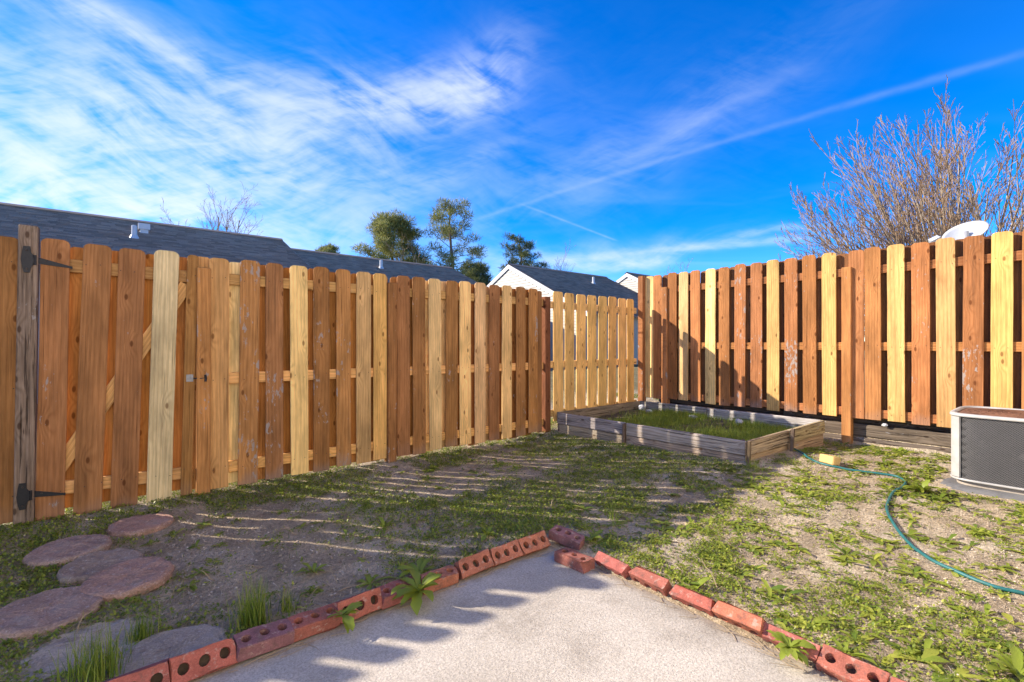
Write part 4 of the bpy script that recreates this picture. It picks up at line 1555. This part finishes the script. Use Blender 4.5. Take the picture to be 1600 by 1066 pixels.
def bounce_wall():  # unseen wall, added to bounce warm sunlight onto the shaded fence
    h = thing('house', 'added pale sided wall, unseen behind the patio, bouncing sun onto the shaded fence', 'house', (1.5, -1.5, 0))
    w = MB(); w.box((0, 0, 2.5), (15.0, 0.2, 5.0)); w.build('wall', M['bounce_siding'], h)
    z = 0.05
    while z < 4.9:
        b_ = MB()
        b_.add([(-7.5, 0.122, z), (7.5, 0.122, z), (7.5, 0.104, z + 0.118), (-7.5, 0.104, z + 0.118), (-7.5, 0.1, z), (7.5, 0.1, z)], [(0, 3, 2, 1)[::-1], (0, 1, 5, 4)])
        b_.build('siding_board', M['bounce_siding'], h)
        z += 0.118
    e = MB(); e.box((0, 0.05, 5.09), (15.4, 0.4, 0.16)); e.build('eave', M['white_paint'], h)


bounce_wall()

# ------------------------------------------------------------------ trees
def grow(mb_t, mb_c, p, d, length, rad, depth, rs, cfg, out=None):
    """one limb as a bent tapering tube, then its side shoots"""
    nseg = cfg['seg'] if depth > 0 else max(3, cfg['seg'] - 1)
    pts, rads = [p.copy()], [rad]
    dd = d.copy()
    for i in range(nseg):
        dd = (dd + Vector((rs.gauss(0, 1), rs.gauss(0, 1), rs.gauss(0, 1))) * cfg['bend'] + Vector((0, 0, 1)) * cfg['up'][min(depth, len(cfg['up']) - 1)]).normalized()
        p = p + dd * (length / nseg)
        pts.append(p.copy()); rads.append(max(rad * (1 - (i + 1) / nseg * 0.78), cfg['rmin']))
    (mb_t if depth <= cfg['trunk_depth'] else mb_c).tube(pts, rads, 5 if depth <= 1 else (4 if depth == 2 else 3), False)
    if out is not None:
        out.append((pts[-1].copy(), dd.copy(), depth))
    if depth >= cfg['max']:
        return
    nb = cfg['kids'][depth]
    for k in range(nb):
        s = cfg['from'][min(depth, len(cfg['from']) - 1)] + (1 - cfg['from'][min(depth, len(cfg['from']) - 1)]) * (k + rs.random()) / nb
        s = min(s, 0.98)
        i = min(int(s * nseg), nseg - 1)
        f = s * nseg - i
        q = pts[i].lerp(pts[i + 1], f)
        r0 = rads[i] * (1 - f) + rads[i + 1] * f
        a = (pts[i + 1] - pts[i]).normalized()
        o = a.orthogonal().normalized()
        o.rotate(Matrix.Rotation(rs.random() * 6.283, 3, a))
        ang = cfg['ang'][min(depth, len(cfg['ang']) - 1)] * rs.uniform(0.7, 1.3)
        nd = (a * math.cos(ang) + o * math.sin(ang)).normalized()
        grow(mb_t, mb_c, q, nd, length * cfg['len'][min(depth, len(cfg['len']) - 1)] * rs.uniform(0.6, 1.15) * (1.15 - 0.5 * s), min(r0 * 0.72, rad * cfg['rk']), depth + 1, rs, cfg, out)


def bare_tree(name, label, loc, stems, height, spread, rad, cfg, seed, group=None, trunk_h=0.0):
    rs = random.Random(seed)
    t_ = thing(name, label, 'tree', loc, group=group)
    a, b_ = MB(), MB()
    top = Vector((0, 0, trunk_h))
    if trunk_h > 0:
        a.tube([(0, 0, -0.1), (0, 0, trunk_h * 0.5), tuple(top)], [rad * 2.4, rad * 1.9, rad * 1.9], 9)
    for i in range(stems):
        az_ = 2 * math.pi * (i + rs.random() * 0.8) / stems * 2.4
        tilt = spread * math.sqrt((i + 0.3) / stems) * rs.uniform(0.85, 1.15)
        d = Vector((math.cos(az_) * math.sin(tilt), math.sin(az_) * math.sin(tilt), math.cos(tilt)))
        L = height * (1.0 - 0.24 * (tilt / spread) ** 2) * rs.uniform(0.85, 1.08)
        grow(a, b_, top + Vector((math.cos(az_), math.sin(az_), 0)) * rad * 0.8, d, L, rad * rs.uniform(0.7, 1.1), 0, rs, cfg)
    a.build('trunk', M['bark'], t_, smooth=True)
    b_.build('crown', M['twig'], t_)
    return t_


CFG_BIG = dict(seg=6, bend=0.028, up=(0.045, 0.05, 0.05, 0.04), rmin=0.0062, max=3, kids=(12, 6, 3), ang=(0.34, 0.42, 0.5), len=(0.36, 0.42, 0.45), rk=0.42, trunk_depth=1)
CFG_BIG['from'] = (0.22, 0.25, 0.2)
bare_tree('bare_tree', 'big leafless many-stemmed tree behind the side fence at right', (19.2, 2.4, 0.0), 90, 6.6, 1.25, 0.050, CFG_BIG, 4, trunk_h=0.7)
CFG_SM = dict(seg=5, bend=0.07, up=(0.05, 0.06, 0.05, 0.04), rmin=0.006, max=3, kids=(9, 5, 3), ang=(0.55, 0.6, 0.6), len=(0.45, 0.48, 0.5), rk=0.45, trunk_depth=1)
CFG_SM['from'] = (0.35, 0.25, 0.2)
bare_tree('bare_tree', 'thin leafless tree rising behind the left roof', (4.6, 31.0, 0.0), 7, 7.0, 0.42, 0.085, CFG_SM, 9, trunk_h=2.2)
bare_tree('bare_tree', 'small pale leafless tree above the cream gable house', (31.0, 31.0, 0.0), 4, 7.0, 0.35, 0.07, CFG_SM, 12, trunk_h=1.6)
bare_tree('bare_tree', 'faint leafless treetop between the pines', (20.5, 38.0, 0.0), 4, 8.0, 0.5, 0.07, CFG_SM, 15, trunk_h=1.6)
bare_tree('bare_tree', 'faint leafless treetop left of the side fence corner', (44.0, 27.0, 0.0), 5, 6.8, 0.5, 0.07, CFG_SM, 18, trunk_h=1.6)


def needles(clumps, seed, per, size, dens=1.0):
    """needle tufts: many small blades radiating inside each clump"""
    r_ = np.random.default_rng(seed)
    Vs, Fs = [], []
    base = 0
    for (c, rad, flat) in clumps:
        n = int(per * rad * rad * dens)
        u = r_.normal(size=(n, 3)); u /= np.linalg.norm(u, axis=1)[:, None]
        rr = rad * r_.random(n) ** 0.45
        p = np.array(c)[None] + u * rr[:, None] * np.array([1, 1, flat])[None]
        d = u * 0.6 + r_.normal(size=(n, 3)) * 0.5 + np.array([0, 0, 0.35])
        d /= np.linalg.norm(d, axis=1)[:, None]
        s = np.cross(d, r_.normal(size=(n, 3))); s /= np.linalg.norm(s, axis=1)[:, None]
        L = size * r_.uniform(0.6, 1.4, n)[:, None]
        w = L * 0.065
        V = np.stack([p - s * w, p + s * w, p + d * L + s * w * 0.4, p + d * L - s * w * 0.4], 1).reshape(-1, 3)
        F = (np.arange(n)[:, None] * 4 + np.arange(4)[None]) + base
        base += n * 4
        Vs.append(V); Fs.append(F)
    return np.concatenate(Vs), np.concatenate(Fs)


def pine(name, label, loc, H, crown_base, half_w, lean, seed, mat='needle', nlimb=26, dense=1.0, tuft=0.55, shape='open'):
    rs = random.Random(seed)
    t_ = thing(name, label, 'tree', loc)
    tr = MB()
    pts = [Vector((lean * (k / 8) ** 1.5 + 0.12 * math.sin(k * 1.3 + seed), 0.1 * math.sin(k + seed), H * k / 8)) for k in range(9)]
    rads = [0.30 * (1 - 0.88 * k / 8) + 0.02 for k in range(9)]
    tr.tube(pts, rads, 8)
    clumps = []
    for i in range(nlimb):
        s = (i + rs.random() * 0.8) / nlimb
        zf = crown_base + (0.985 - crown_base) * s
        k = min(int(zf * 8), 7); f = zf * 8 - k
        p = pts[k].lerp(pts[k + 1], f)
        if shape == 'round':
            w = half_w * math.sqrt(max(0.05, 1 - (2 * s - 0.85) ** 2 / 1.5)) * rs.uniform(0.65, 1.1)
        else:
            w = half_w * (1.0 - 0.72 * s) * rs.uniform(0.5, 1.15) + 0.3
        a = i * 2.4 + rs.uniform(-0.5, 0.5)
        up = rs.uniform(-0.05, 0.35) + 0.3 * s
        d = Vector((math.cos(a), math.sin(a), up))
        q1 = p + d * w * 0.5 + Vector((0, 0, rs.uniform(-0.1, 0.1)))
        q2 = p + d * w + Vector((0, 0, rs.uniform(0.0, 0.35)))
        r0 = 0.055 * (1.2 - s)
        tr.tube([p, q1, q2], [r0, r0 * 0.65, r0 * 0.25], 4, False)
        nc = 3 if shape == 'open' else 4
        for c_ in range(nc):
            u = rs.uniform(0.45, 1.05)
            cc = p.lerp(q2, u) + Vector((rs.gauss(0, 0.3), rs.gauss(0, 0.3), rs.gauss(0.1, 0.2))) * (w * 0.30)
            clumps.append((tuple(cc), tuft * rs.uniform(0.55, 1.25), 0.55))
            tr.tube([p.lerp(q2, u * 0.8), cc], [r0 * 0.35, r0 * 0.12], 3, False)
    clumps.append((tuple(pts[-1]), tuft * 0.9, 0.9))
    tr.build('trunk', M['pine_bark'], t_, smooth=True)
    V, F = needles(clumps, seed, 420, 0.30, dense)
    link('crown', np_mesh('crown', V, F), M[mat], t_)
    return t_


def at_view(px, Y):
    """ground position along the view azimuth of a column of the photo at distance Y"""
    X = (px - 800) / 750.0 * Y
    return (0.7713 * X + 0.6365 * Y, -0.6365 * X + 0.7713 * Y, 0.0)


pine('pine_tree', 'dense rounded pine left of the tall open pine', at_view(612, 46), 12.8, 0.42, 3.0, 0.3, 3, 'needle', 44, 1.0, 0.80, 'round')
pine('pine_tree', 'tall open-branched pine with bare trunk, tallest above the roofs', at_view(708, 46), 14.3, 0.44, 4.0, -0.3, 8, 'needle', 34, 0.75, 0.62)
pine('pine_tree', 'dark pine directly behind the peak of the cream gable', at_view(818, 48), 11.4, 0.40, 3.2, -0.6, 5, 'needle_dark', 28, 1.0, 0.62)
pine('pine_tree', 'low dark pine between the tall pine and the cream gable', at_view(742, 40), 7.6, 0.35, 1.7, 0.2, 13, 'needle_dark', 24, 1.0, 0.55, 'round')
pine('pine_tree', 'small distant pine top just above the second roof', at_view(517, 60), 13.2, 0.6, 1.8, 0.0, 21, 'needle', 20, 1.0, 0.6, 'round')
pine('pine_tree', 'pine low against the roof at the right of the dense pine', at_view(655, 50), 9.6, 0.45, 1.9, 0.0, 31, 'needle', 22, 0.9, 0.6, 'round')

# ------------------------------------------------------------------ ground vegetation
def cover_mask(x, y):
    """how green the ground is, 0..1"""
    n1 = vnoise(x, y, 1.15, 21); n2 = vnoise(x, y, 3.6, 22); n3 = vnoise(x, y, 9.0, 23)
    f = 0.42 * n1 + 0.35 * n2 + 0.23 * n3
    lawn = sstep(1.9, 2.6, np.asarray(x) + 0.35 * np.asarray(y) - 0.4)      # right hand lawn
    m_ = sstep(0.40, 0.58, f) * 0.95 + 0.08
    band = np.exp(-((np.asarray(y) - 4.25) / 0.42) ** 2)                     # strip along the long fence
    band2 = np.exp(-((np.asarray(x) + 0.35) / 0.35) ** 2) * sstep(2.4, 2.9, y)
    bare = np.exp(-(((np.asarray(x) - 0.62) / 0.50) ** 2 + ((np.asarray(y) - 2.95) / 0.60) ** 2)) + 0.9 * np.exp(-(((np.asarray(x) - 4.4) / 0.5) ** 2 + ((np.asarray(y) - 4.05) / 0.25) ** 2))
    near_bed = np.exp(-((np.asarray(x) - 4.1) / 0.55) ** 2) * sstep(1.6, 2.2, y)
    m_ = m_ * (0.48 + 0.52 * lawn) + 1.0 * band * sstep(0.30, 0.55, f) + 0.6 * band2 + 0.75 * near_bed * sstep(0.28, 0.5, f)
    m_ = m_ * (1 - 0.35 * sstep(2.0, 2.4, x) * (1 - sstep(0.9, 1.7, y)))
    return np.clip(m_ * (1 - 0.92 * np.clip(bare, 0, 1)), 0, 1)


STONES = [(0.125, 3.99, .19), (-0.205, 3.725, .2), (-0.06, 3.385, .19), (0.05, 3.08, .2), (-0.235, 2.95, .21), (-0.085, 2.54, .19), (0.165, 2.265, .18)]


def allowed(x, y, m=0.0, bricks=0.10):
    ok = ~((x < PX + bricks + m) & (y < PY + bricks + m))
    for sx, sy, r in STONES:
        ok &= (x - sx) ** 2 + (y - sy) ** 2 > (r * (0.84 + 0.07 * vnoise(x, y, 9.0, 40))) ** 2
    ok &= ~in_bed(x, y, -0.05)
    ok &= ~((np.abs(x - 5.42) < 0.50) & (np.abs(y - 0.345) < 0.50))
    ok &= ~((x > 6.22) & (x < 6.42))
    return ok


def region(n, far=False):
    """random points in the yard, denser near the camera"""
    x = rng.uniform(-1.6, 6.9, n); y = rng.uniform(-1.0, 5.3, n)
    d = np.hypot(x, y)
    # keep only what can be seen
    X = 0.7713 * x - 0.6365 * y; Y = 0.6365 * x + 0.7713 * y
    vis = (Y > 0.8) & (np.abs(X) < Y * 1.25 + 0.4)
    keep = vis & (rng.random(n) < np.clip(2.6 / np.maximum(d, 0.5), 0.25, 1.0))
    return x[keep], y[keep]


def blades(x, y, z, L, w, lean, seed, segs=2, up=1.0):
    """thin curved blades; returns verts, quads"""
    r_ = np.random.default_rng(seed)
    n = len(x)
    az_ = r_.uniform(0, 2 * np.pi, n)
    d = np.stack([np.cos(az_), np.sin(az_), np.zeros(n)], 1)
    s = np.stack([-np.sin(az_), np.cos(az_), np.zeros(n)], 1)
    rows = []
    for k in range(segs + 1):
        t_ = k / segs
        h = L * up * (t_ - 0.35 * lean * t_ * t_)
        o = L * lean * t_ ** 1.6
        c = np.stack([x, y, z], 1) + d * o[:, None] + np.array([0, 0, 1.0]) * h[:, None]
        ww = (w * (1 - 0.88 * t_))[:, None]
        rows.append(c - s * ww); rows.append(c + s * ww)
    V = np.stack(rows, 1)
    m_ = V.shape[1]
    F = []
    for k in range(segs):
        F.append(np.stack([np.arange(n) * m_ + 2 * k, np.arange(n) * m_ + 2 * k + 1, np.arange(n) * m_ + 2 * k + 3, np.arange(n) * m_ + 2 * k + 2], 1))
    return V.reshape(-1, 3), np.concatenate(F)


def flat_leaves(x, y, z, L, w, seed, tilt=0.5):
    """small folded leaves, diamond shaped (two triangles each as a quad)"""
    r_ = np.random.default_rng(seed)
    n = len(x)
    az_ = r_.uniform(0, 2 * np.pi, n)
    el_ = r_.uniform(-0.1, tilt, n)
    d = np.stack([np.cos(az_) * np.cos(el_), np.sin(az_) * np.cos(el_), np.sin(el_)], 1)
    s = np.stack([-np.sin(az_), np.cos(az_), r_.uniform(-0.4, 0.4, n)], 1)
    p = np.stack([x, y, z], 1)
    L = L[:, None]; w = w[:, None]
    V = np.stack([p, p + d * L * 0.55 + s * w, p + d * L, p + d * L * 0.55 - s * w], 1).reshape(-1, 3)
    return V, np.arange(n * 4).reshape(n, 4)


def build_cover():
    # dry straw lying on the soil
    x, y = region(190000)
    ok = allowed(x, y, bricks=0.07)
    dens = 0.35 + 0.65 * sstep(0.35, 0.6, vnoise(x, y, 2.3, 31))
    bare = np.exp(-(((x - 0.62) / 0.45) ** 2 + ((y - 2.95) / 0.55) ** 2))
    ok &= rng.random(len(x)) < dens * (1 - 0.6 * bare)
    x, y = x[ok], y[ok]
    n = len(x)
    z = gz(x, y) + 0.001
    L = rng.uniform(0.015, 0.06, n)
    V, F = blades(x, y, z, L, np.full(n, 0.0011) + rng.random(n) * 0.0014, rng.uniform(0.75, 1.1, n), 41, 1, up=0.35)
    tag(link('dry_straw', np_mesh('dry_straw', V, F), M['straw']), 'dry straw and dead grass scattered over the bare soil', 'straw', kind='stuff')
    # crumbs of soil and grit
    x, y = region(120000)
    ok = allowed(x, y, bricks=0.02) & (rng.random(len(x)) < 0.25 + 0.75 * sstep(0.4, 0.65, vnoise(x, y, 3.1, 37)))
    x, y = x[ok], y[ok]
    n = len(x)
    sz = 0.0022 + 0.0065 * rng.random(n) ** 2.2
    c = np.stack([x, y, gz(x, y) + sz * 0.3], 1)
    ax = np.array([[1, 0, 0], [0, 1, 0], [-1, 0, 0], [0, -1, 0], [0, 0, 0.8], [0, 0, -0.8]], float)
    an = rng.uniform(0, 6.28, n)
    V = np.repeat(ax[None], n, 0) * rng.uniform(0.6, 1.3, (n, 6, 1)) * sz[:, None, None]
    vx = V[:, :, 0] * np.cos(an)[:, None] - V[:, :, 1] * np.sin(an)[:, None]
    vy = V[:, :, 0] * np.sin(an)[:, None] + V[:, :, 1] * np.cos(an)[:, None]
    V = np.stack([vx, vy, V[:, :, 2]], 2) + c[:, None]
    tri = np.array([[0, 1, 4], [1, 2, 4], [2, 3, 4], [3, 0, 4]])
    F = (np.arange(n)[:, None, None] * 6 + tri[None]).reshape(-1, 3)
    tag(link('soil_crumbs', np_mesh('soil_crumbs', V.reshape(-1, 3), F), M['crumb']), 'crumbs of soil and grit on the bare ground', 'soil crumbs', kind='stuff')
    # low green ground cover: clumps of small leaves
    x, y = region(105000)
    m_ = cover_mask(x, y)
    ok = allowed(x, y) & (rng.random(len(x)) < m_ ** 1.15)
    x, y = x[ok], y[ok]
    k = 9
    n = len(x)
    sp = rng.uniform(0.010, 0.030, n)
    xx = np.repeat(x, k) + rng.normal(size=n * k) * np.repeat(sp, k)
    yy = np.repeat(y, k) + rng.normal(size=n * k) * np.repeat(sp, k)
    ok = allowed(xx, yy, -0.03)
    xx, yy = xx[ok], yy[ok]
    zz = gz(xx, yy) + rng.uniform(0.001, 0.018, len(xx))
    s = rng.uniform(0.008, 0.022, len(xx))
    V, F = flat_leaves(xx, yy, zz, s, s * 0.32, 42, 0.9)
    tag(link('ground_cover', np_mesh('ground_cover', V, F), M['cover']), 'low green ground cover patched over the yard', 'ground cover', kind='stuff')
    # short grass
    x, y = region(170000)
    m_ = cover_mask(x, y)
    ok = allowed(x, y) & (rng.random(len(x)) < m_ ** 1.4 * 0.75)
    x, y = x[ok], y[ok]
    n = len(x)
    L = rng.uniform(0.015, 0.05, n) * (0.8 + 0.5 * vnoise(x, y, 5, 33))
    V, F = blades(x, y, gz(x, y), L, np.full(n, 0.0013), rng.uniform(0.2, 1.0, n), 43, 2)
    # grass in the planter
    xb = rng.uniform(4.3, 6.1, 52000); yb = rng.uniform(1.85, 4.35, 52000)
    okb = in_bed(xb, yb, 0.035) & (rng.random(len(xb)) < (0.25 + 0.75 * sstep(0.3, 0.55, vnoise(xb, yb, 2.5, 35))) * (1 - 0.9 * sstep(3.7, 4.1, yb)))
    xb, yb = xb[okb], yb[okb]
    n = len(xb)
    Vb, Fb = blades(xb, yb, bed_z(xb, yb), rng.uniform(0.03, 0.095, n), np.full(n, 0.0017), rng.uniform(0.15, 0.9, n), 44, 2)
    tag(link('lawn_grass', np_mesh('lawn_grass', V, F), M['blade']), 'short green grass thinly growing in the yard', 'grass', kind='stuff')
    o = link('planter_grass', np_mesh('planter_grass', Vb, Fb), M['blade'])
    tag(o, 'lush green grass filling the raised planter', 'grass', kind='stuff')


build_cover()


def leaf_geo(L, w, arch, seed, wav=0.15, n=6):
    """one broad leaf from the origin along +x: folded on the midrib, wavy margin, arching"""
    rs = random.Random(seed)
    V, F = [], []
    for i in range(n + 1):
        s = i / n
        ww = w * (math.sin(math.pi * min(1, 0.10 + 0.90 * s) ** 1.5) ** 0.8 * 0.95 + 0.05) if i < n else 0.001
        ww *= 1 + wav * math.sin(i * 2.3 + seed)
        a0 = arch[0] + (arch[1] - arch[0]) * s
        if i == 0:
            x, z = 0.0, 0.0
        else:
            x += L / n * math.cos(a0); z += L / n * math.sin(a0)
        V += [(x, -ww, z + ww * 0.35), (x, 0, z), (x, ww, z + ww * 0.35)]
    for i in range(n):
        o = i * 3
        F += [(o, o + 3, o + 4, o + 1), (o + 1, o + 4, o + 5, o + 2)]
    return V, F


LEAVES = []
for k in range(10):
    a0 = random.uniform(0.25, 1.0)
    LEAVES.append(leaf_geo(1.0, random.uniform(0.10, 0.165), (a0, a0 - random.uniform(0.6, 1.3)), k))


def weed(x, y, z, nl, Lr, label, name='weed', group='leafy weeds', upright=0.0, mat='rosette'):
    """one broad-leaved weed with each leaf its own part"""
    t_ = thing(name, label, 'weed', (x, y, z), group=group)
    for i in range(nl):
        L = random.uniform(*Lr)
        w = random.uniform(0.12, 0.19)
        a0 = random.uniform(0.15, 0.9) + upright
        V, F = leaf_geo(L, w * L, (a0, a0 - random.uniform(0.5, 1.4)), i + int(x * 100), 0.18, 7)
        me = bpy.data.meshes.new('leaf'); me.from_pydata(V, [], F); me.update()
        az_ = i * 2.4 + random.uniform(-0.5, 0.5)
        link('leaf', me, M[mat], t_, (random.uniform(-0.008, 0.008), random.uniform(-0.008, 0.008), 0.0), (random.uniform(-0.25, 0.25), 0, az_), True)
    return t_


def build_rosettes():
    """the many broad-leaved weeds of the lawn that nobody would count"""
    r_ = random.Random(77)
    V, F = [], []
    pts = []
    tries = 0
    while len(pts) < 1150 and tries < 40000:
        tries += 1
        x, y = r_.uniform(-1.0, 6.3), r_.uniform(-0.8, 4.35)
        X = 0.7713 * x - 0.6365 * y; Y = 0.6365 * x + 0.7713 * y
        if Y < 1.2 or abs(X) > Y * 1.12 + 0.1:
            continue
        if not bool(allowed(np.array(x), np.array(y), 0.02)):
            continue
        lawn = float(sstep(1.9, 2.5, x)) * float(1 - sstep(1.6, 2.6, y))
        cl = float(sstep(0.42, 0.62, vnoise(x, y, 1.6, 51)))
        pr = 0.10 + 0.9 * lawn * (0.25 + 0.75 * cl)
        pr *= 1 - 0.75 * math.exp(-(((x - 0.62) / 0.45) ** 2 + ((y - 2.95) / 0.55) ** 2))
        if r_.random() > pr:
            continue
        pts.append((x, y))
    for x, y in pts:
        z0 = float(gz(x, y)) + 0.002
        nl = r_.randint(4, 9)
        s0 = r_.uniform(0.028, 0.078) * ((1.35 if y < 0.9 else 1.15) if x > 2 else 0.85)
        a_ = r_.uniform(0, 6.28)
        for i in range(nl):
            lv, lf = LEAVES[r_.randrange(10)]
            L = s0 * r_.uniform(0.6, 1.25)
            az_ = a_ + i * 2.4 + r_.uniform(-0.4, 0.4)
            ca, sa = math.cos(az_), math.sin(az_)
            o = len(V)
            zs = r_.uniform(0.45, 0.9)
            wd = r_.uniform(0.8, 1.3)
            for px, py, pz in lv:
                py *= wd
                V.append((x + (px * ca - py * sa) * L, y + (px * sa + py * ca) * L, z0 + max(pz * zs, -0.05) * L))
            F += [tuple(q + o for q in f) for f in lf]
    me = np_mesh('broadleaf_weeds', np.array(V), np.array(F))
    tag(link('broadleaf_weeds', me, M['rosette'], smooth=True), 'broad-leaved weeds spread over the lawn', 'weeds', kind='stuff')


build_rosettes()

WEEDS = [
    (1.085, 1.995, 0.05, 14, (0.09, 0.18), 'large dandelion with long leaves hanging over the patio bricks', 0.1),
    (0.735, 2.015, 0.055, 11, (0.06, 0.12), 'small dandelion growing between patio bricks, left of the large one', 0.0),
    (1.965, 0.730, 0.05, 20, (0.05, 0.11), 'dark bushy weed spilling over the right brick row', 0.1),
    (2.52, 0.18, 0.0, 12, (0.08, 0.135), 'tall leafy weed clump in the bottom right corner', 0.3),
    (2.42, 0.42, 0.0, 10, (0.06, 0.11), 'wide flat weed left of the corner clump', 0.0),
    (2.155, 0.60, 0.0, 9, (0.06, 0.11), 'weed growing in the broken brick at the bottom right', 0.15),
    (1.22, 2.24, 0.0, 9, (0.09, 0.15), 'dark green weed behind the bricks, right of the large dandelion', 0.2),
    (0.98, 2.30, 0.0, 8, (0.08, 0.13), 'broad weed in the shade behind the large dandelion', 0.1),
    (1.80, 2.42, 0.0, 8, (0.07, 0.12), 'bright upright weed behind the row of orange holed bricks', 0.4),
    (2.22, 1.93, 0.0, 9, (0.07, 0.12), 'weed beside the tipped purple brick', 0.3),
    (2.15, 1.22, 0.0, 9, (0.06, 0.12), 'bright weed just behind the third brick of the right row', 0.2),
    (4.72, 0.83, 0.0, 10, (0.10, 0.17), 'tall bright weed at the bend of the hose', 0.5),
    (0.80, 2.62, 0.0, 8, (0.06, 0.11), 'lone weed on the sandy ground behind the grass tuft', 0.2),
    (1.35, 2.95, 0.0, 8, (0.07, 0.12), 'weed between the sun streaks in the middle of the shade', 0.3),
]
for x, y, dz, nl, Lr, label, up in WEEDS:
    weed(x, y, (float(gz(x, y)) if dz == 0 else 0.0) + dz, nl, Lr, label, upright=up)


def tuft(x, y, n, L, spread, label, seed):
    r_ = np.random.default_rng(seed)
    xx = x + r_.normal(size=n) * spread; yy = y + r_.normal(size=n) * spread
    V, F = blades(xx, yy, gz(xx, yy) - 0.003, r_.uniform(L * 0.35, L, n), np.full(n, 0.0021), r_.uniform(0.05, 0.55, n), seed, 4)
    z0 = float(gz(x, y))
    V = V - np.array([x, y, z0])
    o = link('grass_tuft', np_mesh('grass_tuft', V, F), M['blade'], None, (x, y, z0))
    tag(o, label, 'grass tuft', 'tufts of long grass')


tuft(0.455, 2.30, 240, 0.21, 0.032, 'tallest tuft of long grass behind the far row of bricks', 61)
tuft(0.60, 2.30, 40, 0.15, 0.018, 'thin grass tuft just right of the tallest tuft', 62)
tuft(-0.055, 2.275, 240, 0.20, 0.045, 'wide grass tuft at the bottom left between the grey stones', 63)
tuft(0.075, 2.475, 110, 0.13, 0.024, 'small upright grass tuft between the two grey half-buried stones', 64)
tuft(2.62, 2.10, 40, 0.17, 0.02, 'sparse grass tuft behind the patio corner in half shade', 65)
tuft(4.05, 3.80, 50, 0.12, 0.03, 'short grass tuft against the front plank of the planter', 66)
tuft(4.45, 1.95, 60, 0.13, 0.05, 'grass tuft at the near corner of the planter', 67)


def build_stalks():
    """dead stalks and twigs"""
    mb = MB()
    r_ = random.Random(5)
    spots = [(-0.25, 3.35, 26, 0.35), (-0.1, 2.75, 22, 0.25), (0.3, 2.45, 14, 0.3), (0.9, 2.35, 12, 0.4), (2.3, 1.15, 22, 0.25), (3.0, 1.4, 14, 0.9), (1.8, 3.2, 18, 1.0), (4.4, 3.2, 10, 0.4), (6.08, 1.85, 16, 0.1)]
    for cx, cy, n, sp in spots:
        for _ in range(n):
            x, y = cx + r_.gauss(0, sp), cy + r_.gauss(0, sp)
            if not bool(allowed(np.array(x), np.array(y), 0.03)):
                continue
            a = r_.uniform(0, 6.28); L = r_.uniform(0.06, 0.24); up = r_.choice((0.05, 0.1, 0.2, 0.9))
            p = Vector((x, y, float(gz(x, y)) + 0.004))
            pts = [p]
            for k in range(4):
                a += r_.uniform(-0.4, 0.4)
                p = p + Vector((math.cos(a) * (1 - up * 0.6), math.sin(a) * (1 - up * 0.6), up * r_.uniform(0.0, 1.0))) * L / 4
                p.z = max(p.z, float(gz(p.x, p.y)) + 0.004)
                pts.append(p)
            r0 = r_.uniform(0.001, 0.0026)
            mb.tube(pts, [r0, r0, r0 * 0.9, r0 * 0.8, r0 * 0.5], 4, False)
    for _ in range(70):
        # dry stems caught along the foot of the brick rows
        if r_.random() < 0.6:
            p = Vector((r_.uniform(-0.1, 1.95), PY - 0.055 + r_.gauss(0, 0.012), 0.004)); a = r_.gauss(0, 0.4)
        else:
            p = Vector((PX - 0.045 + r_.gauss(0, 0.012), r_.uniform(0.3, 1.7), 0.004)); a = math.pi / 2 + r_.gauss(0, 0.4)
        L = r_.uniform(0.03, 0.13)
        pts = [p]
        for k in range(3):
            a += r_.gauss(0, 0.25)
            p = p + Vector((math.cos(a), math.sin(a), r_.uniform(-0.05, 0.12))) * L / 3
            p.z = max(p.z, 0.003)
            pts.append(p)
        mb.tube(pts, [0.0015, 0.0014, 0.0012, 0.0008], 4, False)
    o = mb.build('dead_stalks', M['stalk'])
    tag(o, 'dry stalks and twigs strewn between stones and weeds', 'dead stalks', kind='stuff')


build_stalks()
